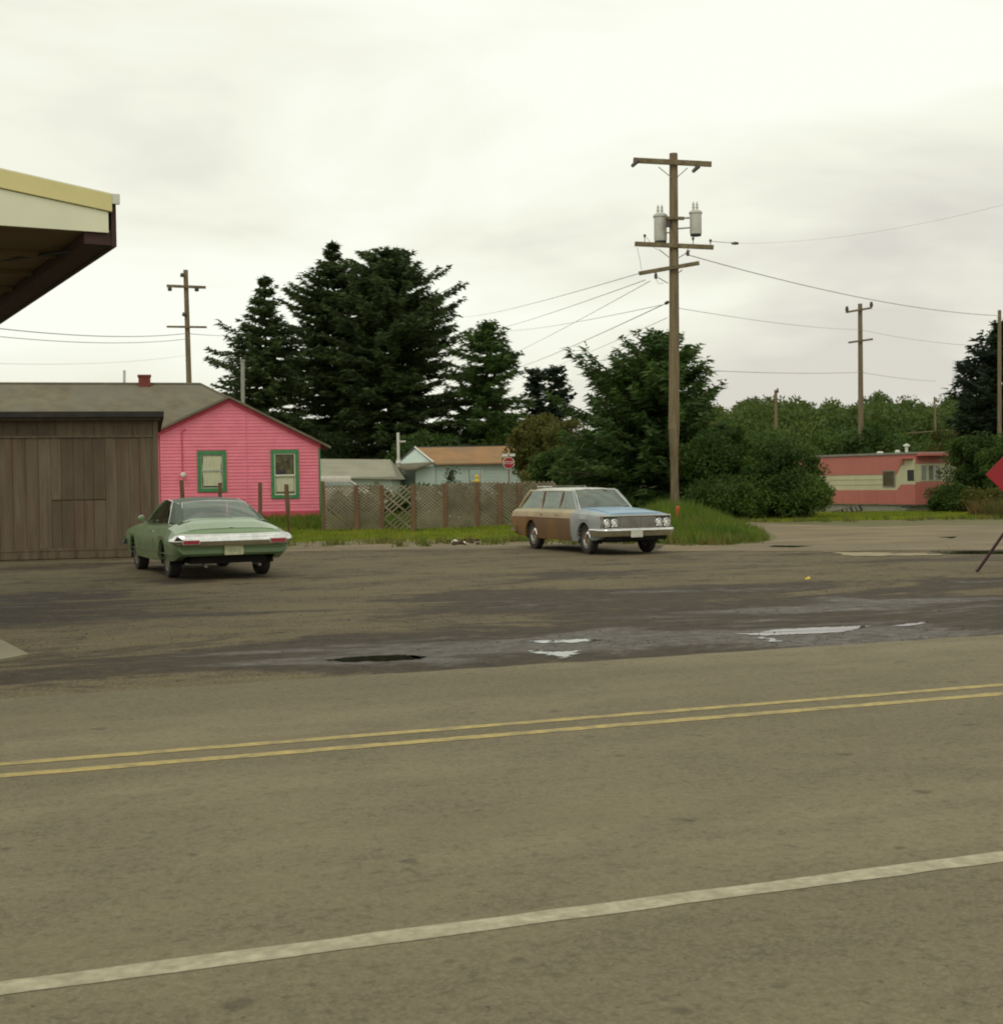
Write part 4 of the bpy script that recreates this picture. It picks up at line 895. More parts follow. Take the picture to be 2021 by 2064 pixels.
def text(txt, size, mat_, parent, loc, rot, nm='lettering', ext=.003):
    cu = bpy.data.curves.new('t', 'FONT'); cu.body = txt; cu.size = size; cu.align_x = 'CENTER'; cu.align_y = 'CENTER'; cu.extrude = ext
    t_ = link(bpy.data.objects.new('t', cu)); dg = bpy.context.evaluated_depsgraph_get(); me = bpy.data.meshes.new_from_object(t_.evaluated_get(dg))
    bpy.data.objects.remove(t_); me.materials.clear(); me.materials.append(mat_); o = link(bpy.data.objects.new(nm, me)); o.parent = parent; o.location = loc; o.rotation_euler = rot; return o
text('STOP', .27, M_signw, pl_, (0, -.010, cz), (math.pi / 2, 0, 0))
# ------------------------------------------------------------------ utility poles
def insul(mb_, p, h=.16, r_=.06, m=0):
    mb_.lathe([(0, 0), (.02, 0), (.02, h * .4), (r_, h * .45), (r_, h * .7), (r_ * .6, h), (0, h)], p, n=8, m=m)
Yp = 42.0
pb = at(1360, 1045, Yp); PB = Vector((pb.x, Yp, hgt(pb.x, Yp) - .1))
pole = thing('utility_pole', PB, label='tall weathered wooden utility pole with crossarms and two transformers behind the station wagon', cat='utility pole')
def pp(px, py, dy=0): p = at(px, py, Yp + dy); return Vector((p.x, Yp + dy, p.z)) - PB
top = pp(1357, 309); 
mb = MB(); mb.tube([(0, 0, -.2), (0, 0, top.z * .25), (top.x * .5, 0, top.z * .5), (top.x, 0, top.z)], [.175, .162, .15, .122], 16); build(mb, 'shaft', M_pole, pole, smooth=True)
def arm(a, b, th=.12, dy=-.16, tilt=0, nm='crossarm'):
    A_, B_ = pp(*a), pp(*b); A_.y += dy + tilt; B_.y += dy - tilt; X = (B_ - A_).normalized(); Y_ = Vector((0, 0, 1)).cross(X).normalized(); Z = X.cross(Y_)
    mb = MB(); mb.box((A_ + B_) / 2, ((B_ - A_).length, .10, th), R=Matrix((X, Y_, Z)).transposed()); return build(mb, nm, M_arm, pole, bevel=.008), A_, B_
a1_, A1, B1 = arm((1275, 325), (1432, 333), .15)
a2_, A2, B2_ = arm((1278, 493), (1436, 500), .13)
a3_, A3, B3 = arm((1288, 550), (1405, 534), .11, tilt=.25)
a4_, A4, B4 = arm((1339, 441), (1377, 442), .09)
def brace(a, b):
    mb = MB(); mb.tube([pp(*a) + Vector((0, -.12, 0)), pp(*b) + Vector((0, -.13, 0))], .015, 5); build(mb, 'brace', M_wire, pole)
brace((1326, 338), (1350, 358)); brace((1384, 340), (1364, 358)); brace((1327, 504), (1350, 522)); brace((1390, 506), (1364, 522)); brace((1325, 560), (1345, 572)); brace((1374, 545), (1364, 552))
# cutouts under arm 1 / insulators
for (a, b) in (((1284, 326), (1272, 338)), ((1406, 337), (1394, 349))):
    mb = MB(); p0_, p1_ = pp(*a), pp(*b); mb.tube([p0_ + Vector((0, -.18, 0)), p1_ + Vector((0, -.22, 0))], [.07, .05], 8); build(mb, 'fuse_cutout', M_insul, pole)
for (px, py) in ((1298, 476), (1395, 482), (1430, 486)):
    mb = MB(); q = pp(px, py + 4) + Vector((0, -.16, 0)); mb.tube([q + Vector((0, 0, -.14)), q], .012, 5); insul(mb, q - Vector((0, 0, .02)), .11, .045); build(mb, 'insulator', M_insul, pole)
for (px, py) in ((1384, 510), (1320, 556)):
    mb = MB(); q = pp(px, py) + Vector((0, -.2, 0)); mb.lathe([(0, -.12), (.05, -.10), (.05, 0), (.02, .08), (0, .08)], q, n=8); build(mb, 'insulator', M_insul, pole)
def transformer(px, pt_, pb_, wpx, dy):
    t_ = pp(px, pt_, dy); b_ = pp(px, pb_, dy); R_ = wpx * Yp / F / 2; h = t_.z - b_.z
    mb = MB(); mb.lathe([(0, 0), (R_ * .94, 0), (R_, .03), (R_, h * .86), (R_ * 1.14, h * .87), (R_ * 1.14, h * .93), (R_ * .8, h), (0, h)], b_, n=20); tr_ = build(mb, 'transformer', M_grey, pole, smooth=True)
    for sx in (-.35, .25):
        mb = MB(); mb.lathe([(.03, 0), (.05, .04), (.03, .08), (.048, .12), (.028, .16), (.04, .20), (.015, .27), (0, .3)], (b_.x + sx * R_, b_.y, b_.z + h * .97), n=8); build(mb, 'bushing', M_grey, tr_, smooth=True)
    mb = MB(); mb.lathe([(0, -.05), (R_ * .9, -.05), (R_ * .95, .0), (0, .0)], b_, n=16); build(mb, 'base_ring', M_dark, tr_)
    mb = MB(); mb.tube([(b_.x, b_.y, b_.z + h * .7), (pp(1357, 441).x, 0, b_.z + h * .7)], .03, 6); mb.tube([(b_.x, b_.y, b_.z + h * .3), (pp(1357, 441).x, 0, b_.z + h * .25)], .025, 6); build(mb, 'bracket', M_wire, tr_)
transformer(1331, 430, 486, 26, .28); transformer(1402, 424, 472, 24, -.05)
mb = MB(); q = pp(1345, 449); mb.box(q + Vector((0, -.1, 0)), (.12, .12, .28)); build(mb, 'arrester', M_insul, pole)
mb = MB(); mb.tube([pp(1349, 612) + Vector((-.05, 0, .05)), pp(1341, 612) + Vector((0, -.1, 0))], .05, 6); build(mb, 'wire_bracket', M_insul, pole)
# drop loops
mb = MB()
for pts_ in ([(1282, 500), (1288, 524), (1291, 545)], [(1320, 562), (1325, 574), (1335, 572)], [(1300, 478), (1315, 500), (1325, 506)]):
    mb.tube([pp(*q_) + Vector((0, -.2, 0)) for q_ in pts_], .007, 4, cap=False)
build(mb, 'jumper_wire', M_wire, pole)
def far_pole(px, ptop, Y, pxb, pyb, rpx, arms, label, extras=(), ins=(), rb=1.15):
    b_ = at(pxb, pyb, Y); base = Vector((b_.x, Y, .25)); root = thing('utility_pole', base, label=label, cat='utility pole')
    def q_(a, b, dy=0): p = at(a, b, Y + dy); return Vector((p.x, Y + dy, p.z)) - base
    t_ = q_(px, ptop); R_ = rpx * Y / F / 2
    sl_ = (q_(pxb, pyb) - t_); foot = t_ + sl_ * (t_.z / (t_.z - q_(pxb, pyb).z))
    mb = MB(); mb.tube([(foot.x, 0, -.3), (t_.x, 0, t_.z)], [R_ * rb, R_ * .85], 10); build(mb, 'shaft', M_pole, root, smooth=True)
    for (a, b, th) in arms:
        A_, B_ = q_(*a), q_(*b); A_.y -= R_ + .05; B_.y -= R_ + .05; X = (B_ - A_).normalized(); Y_ = Vector((0, 0, 1)).cross(X).normalized(); Z = X.cross(Y_)
        mb = MB(); mb.box((A_ + B_) / 2, ((B_ - A_).length, .12, th), R=Matrix((X, Y_, Z)).transposed()); build(mb, 'crossarm', M_arm, root)
    for (a, b, hh) in ins:
        mb = MB(); q = q_(a, b); q.y -= R_ + .05; mb.lathe([(0, 0), (.10, 0), (.12, hh * .4), (.08, hh), (0, hh)], q, n=7); build(mb, 'insulator', M_insul, root)
    return root
far_pole(374, 544, 75, 381, 772, 11, [((338, 577), (416, 580), .14), ((338, 659), (418, 660), .10)], 'utility pole with two crossarms rising behind the grey roof at left',
         ins=[(344, 587, .22), (398, 588, .25), (369, 559, .2), (373, 638, .2)])
far_pole(1733, 612, 92, 1735, 915, 10, [((1703, 630), (1755, 621), .12), ((1708, 691), (1757, 684), .12)], 'utility pole with two short crossarms directly behind the mobile home',
         ins=[(1705, 628, .32), (1754, 619, .32)], rb=1.25)
far_pole(1563, 786, 150, 1564, 890, 7, [], 'plain distant pole against the far wood, left of the mobile home', ins=[(1566, 792, .5)])
far_pole(1883, 800, 120, 1886, 910, 4.5, [((1826, 873), (1922, 866), .10)], 'thin distant pole with long faint crossbar above the right end of the mobile home')
far_pole(2014, 625, 71, 2014, 760, 8, [], 'slim dark pole at the right edge of the view beside the dark conifer')
# ------------------------------------------------------------------ power lines
def wire(a, b, sag, r_, label):
    A_, B_ = Vector(a), Vector(b); n_ = 28; P = []
    for i in range(n_ + 1):
        t_ = i / n_; p = A_.lerp(B_, t_); p.z -= sag * 4 * t_ * (1 - t_); P.append(p - A_)
    mb = MB(); mb.tube(P, r_, 5, cap=False); o = build(mb, 'power_line', M_wire, fix=False, smooth=True); o.location = A_; tag(o, label, 'wire', group='overhead power lines')
def w3(px, py, Y): p = at(px, py, Y); return (p.x, Y, p.z)
wire(w3(1290, 550, 42), w3(905, 638, 220), .5, .012, 'highest of the wires fanning left from the tall pole towards the spruces')
wire(w3(1300, 564, 42), w3(930, 672, 220), .5, .012, 'second wire fanning left from the lowest crossarm of the tall pole')
wire(w3(1310, 566, 42), w3(960, 740, 220), .4, .010, 'steep thin wire from the lowest crossarm down to the roofs behind')
wire(w3(1340, 612, 42), w3(985, 753, 220), .5, .014, 'wire from the bracket on the tall pole descending steeply to the left')
wire(w3(1340, 613, 42), w3(940, 657, 220), .8, .010, 'nearly level wire from the tall pole bracket into the tall spruces')
wire(w3(1345, 640, 42), w3(1000, 775, 220), .4, .008, 'faint lowest wire running left from the tall pole')
wire(w3(1388, 514, 42), w3(2014, 636, 71), .35, .015, 'thick wire from the tall pole to the slim pole at the right edge')
wire(w3(1362, 620, 42), w3(1733, 664, 92), .15, .009, 'middle wire from the tall pole to the pole behind the mobile home')
wire(w3(1733, 664, 92), w3(2080, 700, 80), .3, .011, 'wire continuing right from the pole behind the mobile home')
wire(w3(1420, 746, 62), w3(1735, 750, 92), .1, .014, 'low faint wire between the young spruce and the pole behind the mobile home')
wire(w3(1735, 750, 92), w3(1885, 768, 120), .1, .014, 'short low wire right of the pole behind the mobile home')
wire(w3(1432, 486, 42), w3(1486, 490, 43.5), .0, .010, 'short stub wire at the right end of the middle crossarm')
wire(w3(1486, 490, 43.5), w3(2140, 380, 30), .3, .003, 'very faint wire rising to the upper right')
wire(w3(-60, 655, 45), w3(376, 672, 75), .25, .018, 'upper of two dark wires left of the distant pole above the grey roof')
wire(w3(-60, 672, 45), w3(376, 683, 75), .25, .014, 'lower of two dark wires left of the distant pole above the grey roof')
wire(w3(376, 672, 75), w3(500, 674, 200), .15, .018, 'wire from the left distant pole into the leftmost spruce')
wire(w3(-60, 731, 45), w3(376, 716, 75), .2, .005, 'faint low wire above the grey roof left of the distant pole')
mb = MB(); mb.lathe([(0, -.12), (.035, -.1), (.05, 0), (.035, .1), (0, .12)], (0, 0, 0), axis='X', n=8)
o = build(mb, 'strain_insulator', M_insul, smooth=True); o.location = w3(1481, 490, 43.4); tag(o, 'small dark insulator hanging in the stub wire right of the tall pole', 'insulator')
# orange marker at the pole
b_ = at(1366, 1056, 39.5); t_ = at(1366, 1020, 39.5); mb = MB(); mb.tube([(0, 0, -.25), (0, 0, (t_.z - b_.z) * .96), (0, 0, t_.z - b_.z)], [.055, .055, .035], 10)
o = build(mb, 'marker_post', M_omark, smooth=True); o.location = b_; tag(o, 'short orange marker post in the grass at the foot of the tall pole', 'marker')
# ------------------------------------------------------------------ mobile home
C0 = at(1846, 1000, 64.5); C0 = Vector((C0.x, 64.5, 0)); Lp = at(1650, 1000, 70.5)
dv = (Vector((Lp.x, 70.5, 0)) - C0).normalized(); ANGT = math.atan2(-dv.y, -dv.x)      # local +x towards the front corner
TN = Vector((dv.y, -dv.x, 0)); TN = TN if TN.dot(EYE - C0) > 0 else -TN
trl = thing('mobile_home', C0, ANGT, label='long pink and cream mobile home with flat roof behind the bushes at right', cat='mobile home')
Mi = Matrix.Rotation(-ANGT, 3, 'Z')
def tpx(px, py): return Mi @ (onpl(px, py, C0, TN) - C0)
sgn_y = -1 if (Mi @ TN).y < 0 else 1
TE = -dv     # end face normal direction (local +x)
def epx(px, py): return Mi @ (onpl(px, py, C0, TE) - C0)
tz1 = tpx(1846, 913).z; tz0 = tpx(1846, 1018).z; WT = 2.7; LT = 14.0
print('trailer', tz0, tz1, sgn_y, math.degrees(ANGT), tpx(1650, 960), epx(1925, 960))
yb = -sgn_y * WT
mb = MB(); mb.bb((-LT, -.01 * sgn_y, tz0), (-.01, yb, tz1)); build(mb, 'body', M_tcream, trl)
def side_poly(pts, m, nm, th=.012, y=0.0):
    mb = MB(); mb.extrude([(p[0], y, p[1]) for p in pts], (0, sgn_y * th, 0)); return build(mb, nm, m, trl)
S = lambda px, py: (tpx(px, py).x, tpx(px, py).z)
zA, zB = tpx(1790, 955).z, tpx(1790, 993).z   # cream band top/bottom over the long part
zA = tz0 + (tz1 - tz0) * .60; zB = tz0 + (tz1 - tz0) * .29; zA2 = tz0 + (tz1 - tz0) * .78; zB2 = tz0 + (tz1 - tz0) * .40
xa, xb = S(1806, 950)[0], S(1816, 950)[0]
side_poly([(-LT, zA), (xa, zA), (xb, zA2), (0, zA2), (0, tz1 - .05), (-LT, tz1 - .05)], M_tpink, 'upper_pink_panel')
side_poly([(-LT, tz0 + .03), (0, tz0 + .03), (0, zB2), (xb, zB2), (xa, zB), (-LT, zB)], M_tpink, 'lower_pink_panel')
# thin siding seams
x_ = -LT + .6
while x_ < -.2:
    mb = MB(); mb.bb((x_, .013 * sgn_y, tz0 + .05), (x_ + .015, .022 * sgn_y, zB - .02)); build(mb, 'seam', M_tpink, trl); x_ += 1.2
for zz in (zB + (zA - zB) * .35, zB + (zA - zB) * .68):
    mb = MB(); mb.bb((-LT, .0 * sgn_y, zz), (xa - .1, .010 * sgn_y, zz + .02)); build(mb, 'seam', M_tcream, trl)
mb = MB(); mb.bb((-LT - .06, .07 * sgn_y, tz1 - .05), (.06, yb - .06 * sgn_y, tz1 + .05)); build(mb, 'roof', M_tgrey, trl, bevel=.01)
# side window
def wbox(x0, z0, x1, z1, nm='window'):
    mb = MB(); mb.bb((x0, -.01 * sgn_y, z0), (x1, .03 * sgn_y, z1)); wn = build(mb, nm, M_tgrey, trl)
    mb = MB(); mb.bb((x0 + .05, .0305 * sgn_y, z0 + .05), (x1 - .05, .036 * sgn_y, z1 - .05)); build(mb, 'pane', mat('dim_pane', (.085, .075, .045), (.13, .115, .06), rough=.15, ns=3), wn); return wn
a_, b_ = S(1779, 949), S(1804, 981); zz1 = tpx(1791, 948).z; zz0 = tpx(1791, 981).z; wbox(a_[0], zz0, b_[0], zz1)
# door near the front corner
a_, b_ = S(1824, 950), S(1845, 950); dz0 = tz0 + .02; dz1 = tz1 - .28
mb = MB(); mb.bb((a_[0], .013 * sgn_y, dz0), (b_[0] - .02, .035 * sgn_y, zB2)); mb.bb((a_[0], .013 * sgn_y, zB2 + .002), (b_[0] - .02, .036 * sgn_y, dz1), m=1); dr = build(mb, 'door', [M_tpink, M_tcream], trl)
a2, b2 = S(1830, 946), S(1843, 969); z1_, z0_ = tpx(1836, 947).z, tpx(1836, 969).z
mb = MB(); mb.bb((a2[0], .037 * sgn_y, z0_), (b2[0], .044 * sgn_y, z1_)); build(mb, 'pane', M_dark, dr, bevel=.02)
mb = MB(); mb.bb((b2[0] + .02, .037 * sgn_y, z0_ - .25), (b2[0] + .06, .07 * sgn_y, z0_ - .18)); build(mb, 'handle', M_chrome, dr)
mb = MB(); mb.bb((a_[0] - .2, .02 * sgn_y, tz1 - .26), (b_[0] - .1, .25 * sgn_y, tz1 - .23)); build(mb, 'door_hood', M_tpink, trl)
mb = MB(); mb.bb((a_[0], .02 * sgn_y, tz0 - .12), (b_[0], .3 * sgn_y, tz0 - .06)); build(mb, 'step', M_dark, trl)
# end face: cream with pink bands, three windows
def ebox(y0, z0, y1, z1, x0_, x1_, m, nm, par=trl):
    mb = MB(); mb.bb((x0_, y0, z0), (x1_, y1, z1)); return build(mb, nm, m, par)
yy0, yy1 = 0.0, yb
ebox(yy0, tz0 + .03, yy1, zB2 + .1, -.01, .012, M_tpink, 'end_lower_panel'); ebox(yy0, zA2 + .05, yy1, tz1 - .05, -.01, .012, M_tpink, 'end_upper_panel')
mb = MB(); mb.bb((-.01, yy0, tz1 - .14), (.35, yy1, tz1 + .0)); build(mb, 'roof_visor', M_tpink, trl, bevel=.02)
ys_ = [epx(p, 960).y for p in (1854, 1867, 1869, 1881, 1883, 1895)]
for i in range(0, 6, 2):
    wn = ebox(ys_[i], zB2 + .14, ys_[i + 1], zA2 + .0, .0, .03, M_tcream, 'window')
    c_ = (ys_[i] + ys_[i + 1]) / 2; hw = abs(ys_[i + 1] - ys_[i]) / 2 - .05
    ebox(c_ - hw, zB2 + .19, c_ + hw, zA2 - .05, .031, .036, mat('end_pane', (.23, .26, .22) if i != 2 else (.12, .13, .11), (.30, .33, .27) if i != 2 else (.17, .18, .15), rough=.12, ns=2), 'pane', wn)
mb = MB(); mb.bb((-LT + .2, -.08 * sgn_y, -.05), (-.2, -.14 * sgn_y, tz0)); mb.bb((-.3, -.1 * sgn_y, -.05), (-.24, yb + .1 * sgn_y, tz0)); build(mb, 'skirting', mat('skirting_grey', (.33, .33, .25), (.24, .25, .18), rough=.8, ns=2), trl)
for px, w_, h_ in ((1747, .16, .10), (1782, .12, .14)):
    p = tpx(px, 918); mb = MB(); mb.lathe([(0, 0), (w_, 0), (w_, h_ * .6), (w_ * .6, h_), (0, h_)], (p.x, yb * .3, tz1 + .05), n=12); build(mb, 'roof_vent', M_white, trl, smooth=True)
p = tpx(1800, 918); mb = MB(); mb.lathe([(.07, 0), (.07, .25), (.16, .30), (.16, .36), (0, .42)], (p.x, yb * .3, tz1 + .05), n=12); build(mb, 'roof_vent', M_white, trl, smooth=True)
# ladder leaning by the skirting
l0 = at(1677, 1038, 63); l1 = at(1738, 1022, 63); lo = Vector((l0.x, 63, l0.z)); ld = Vector((l1.x - l0.x, 0, l1.z - l0.z))
lad = thing('ladder', lo, label='old wooden ladder lying propped on its side below the mobile home', cat='ladder')
for dz in (-.14, .14):
    mb = MB(); mb.tube([(0, 0, dz), (ld.x, .1, ld.z + dz)], .022, 5); build(mb, 'rail', M_barn2, lad)
for i in range(7):
    q = ld * ((i + .5) / 7); mb = MB(); mb.box((q.x, 0, q.z), (.09, .05, .30), R=Matrix.Rotation(-.5, 3, 'Y')); build(mb, 'rung', M_barn2 if i % 2 else M_dark, lad)
# ------------------------------------------------------------------ canopy of the station at left
CA = at(225, 480, 16.0); d2 = Vector((ray(-508, 984).x, ray(-508, 984).y, 0)).normalized(); d1 = Vector((-d2.y, d2.x, 0)); d1 = d1 if d1.x < 0 else -d1
nn_ = d2 if d2.dot(EYE - CA) > 0 else -d2
print('canopy', d1, d2, CA)
CO = Vector((CA.x, CA.y, 0)); can = thing('station_canopy', CO, math.atan2(d1.y, d1.x), label='low gabled filling station canopy with cream and yellow fascia at upper left', cat='canopy')
Mc = Matrix.Rotation(-math.atan2(d1.y, d1.x), 3, 'Z')
def cpx(px, py, off=0): return Mc @ (onpl(px, py, CO, d2) - CO)
sy = -1 if (Mc @ d2).y < 0 else 1    # away from camera
def cz_(px, py): return cpx(px, py).z
t0_, t1_ = cpx(214, 391), cpx(0, 342); s0_, s1_ = cpx(214, 426), cpx(0, 380); b0_ = cpx(214, 466); b1_ = cpx(0, 458)
print(t0_, t1_, s0_, s1_, b0_, b1_)
GX = 4.2
def ln(p, q, x): return p.z + (q.z - p.z) * (x - p.x) / (q.x - p.x)
zt0, ztG = ln(t0_, t1_, 0), ln(t0_, t1_, GX); zs0, zsG = ln(s0_, s1_, 0), ln(s0_, s1_, GX); zb_ = (b0_.z + b1_.z) / 2
LC = 9.0
for flip in (0, 1):
    X = (lambda x: 2 * GX - x) if flip else (lambda x: x)
    mb = MB(); mb.extrude([(X(0), 0, zs0), (X(GX), 0, zsG), (X(GX), 0, ztG), (X(0), 0, zt0)], (0, -sy * .06, 0)); build(mb, 'yellow_trim', M_yellow, can, bevel=.006)
    mb = MB(); mb.extrude([(X(.04), 0, zb_), (X(GX), 0, zb_), (X(GX), 0, zsG - .003), (X(.04), 0, zs0 - .003)], (0, -sy * .035, 0)); build(mb, 'cream_panel', M_cream, can)
    mb = MB(); mb.extrude([(X(0), -sy * .04, zt0 + .002), (X(GX), -sy * .04, ztG + .002), (X(GX), -sy * .04, ztG + .014), (X(0), -sy * .04, zt0 + .014)], (0, sy * (LC + .1), 0)); build(mb, 'roof', M_white, can)
    mb = MB(); a_, b_ = sorted((X(-.055), X(.0))); mb.bb((a_, 0, b0_.z - .165), (b_, sy * LC, zt0 - .02)); build(mb, 'eave_beam', M_ybrown, can)
    mb = MB(); a_, b_ = sorted((X(.002), X(.30))); mb.bb((a_, .01 * sy, b0_.z - .15), (b_, sy * LC, b0_.z - .002)); build(mb, 'inner_beam', M_ybrown, can)
mb = MB(); mb.bb((.01, .0 + sy * .01, zb_ + .005), (2 * GX - .01, sy * LC, zb_ + .03)); build(mb, 'soffit', M_ydark, can)
for i in range(1, 6):
    mb = MB(); mb.bb((.31, sy * (i * 1.6), zb_ - .06), (2 * GX - .31, sy * (i * 1.6 + .05), zb_ + .004)); build(mb, 'soffit_batten', M_ydark, can)
q0 = Mc @ (at(222, 494, 16.02) - CO); q1 = Mc @ (at(-60, 533, 18.5) - CO)
mb = MB(); mb.tube([q0, q1], .022, 6); build(mb, 'tie_rod', M_dark, can)
mb = MB(); mb.bb((-.09, -sy * .05, zt0 - .10), (-.002, sy * .0, zt0 + .01)); build(mb, 'corner_flashing', M_white, can)
for yy in (.6, 7.5):
    mb = MB(); mb.tube([(2.6, sy * yy, 0), (2.6, sy * yy, zb_ + .01)], .07, 12); build(mb, 'column', M_grey, can, smooth=True)
# ------------------------------------------------------------------ red diamond sign on folding stand
f0_ = G(1967, 1153); Ys = 23.3; sc_ = at(2089, 955, Ys); sgn_ = thing('road_work_sign', (sc_.x, Ys, 0), label='red diamond sign on a splayed metal stand cut by the right edge', cat='sign')
hz = sc_.z; Rr_ = abs(at(1986, 955, Ys).x - sc_.x)
mb = MB(); mb.extrude([(-Rr_, 0, hz), (0, 0, hz - Rr_), (Rr_, 0, hz), (0, 0, hz + Rr_)], (0, .01, 0)); build(mb, 'sign_panel', M_sign, sgn_, bevel=.003)
mb = MB(); mb.bb((-.02, .015, .3), (.02, .045, hz + Rr_)); mb.box((0, .03, hz), (2 * Rr_ - .1, .02, .03)); build(mb, 'frame', M_dark, sgn_)
legm = mat('leg_steel', (.06, .025, .03), rough=.5, metal=.3)
for (tx, ty) in ((f0_.x - sc_.x, f0_.y - Ys), (-(f0_.x - sc_.x), f0_.y - Ys), (-.05, 1.1), (.10, 1.15)):
    mb = MB(); mb.tube([(tx, ty, .02), (tx * .97, ty * .97, .03), (0, .03, 1.42)], [.04, .028, .024], 6); build(mb, 'leg', legm, sgn_)
# ------------------------------------------------------------------ small stuff on the ground
r = random.Random(77)
for j in range(22):
    q = G(r.gauss(930, 32), r.uniform(1089, 1100)); mb = MB(); s_ = r.uniform(.03, .11)
    mb.lathe([(0, -.02), (s_ * .9, 0), (s_, s_ * .4), (s_ * .6, s_ * .8), (0, s_ * .85)], (0, 0, 0), n=7)
    for k_ in range(len(mb.v)): mb.v[k_] = tuple(c * r.uniform(.7, 1.25) for c in mb.v[k_])
    o = build(mb, 'dirt_clod', M_dirt); o.location = (q.x, q.y, .0); tag(o, 'dark brown clod of earth among other clods at the edge of the verge grass', 'clod', group='earth clods at the verge')
for (px, py, m_, s_, lb) in ((916, 1094, M_white, .10, 'white scrap of litter beside the earth clods'), (934, 1096, M_white, .06, 'tiny pale scrap of litter right of the white one by the clods'), (1627, 1169, M_ornY, .045, 'yellow scrap of litter on the open parking lot'), (1905, 1064, M_white, .0, '')):
    if not s_: continue
    q = G(px, py); mb = MB(); mb.add([(-s_, -s_ * .5, 0), (s_, -s_ * .6, .01), (s_ * .8, s_ * .6, .05), (-s_ * .6, s_ * .5, .02), (0, 0, s_ * .9)], [(0, 1, 4), (1, 2, 4), (2, 3, 4), (3, 0, 4)])
    o = build(mb, 'litter', m_); o.location = (q.x, q.y, .008); tag(o, lb, 'litter')
V = []
for j in range(90):
    px, py = r.uniform(0, 2021), r.uniform(1790, 2060); q = G(px, py)
    if q.dot(NV) > d_wh - .2: continue
    s_ = r.uniform(.003, .008); V.append((q.x, q.y, s_))
mb = MB()
for (x_, y_, s_) in V: mb.lathe([(0, 0), (s_, 0), (s_ * .8, s_ * .8), (0, s_)], (x_, y_, .009), n=5)
tag(build(mb, 'pebbles', mat('pebble', (.10, .085, .06), (.22, .2, .14), rough=.9, ns=40), fix=False), 'scattered small pebbles on the near shoulder of the road', 'pebbles', kind='stuff')
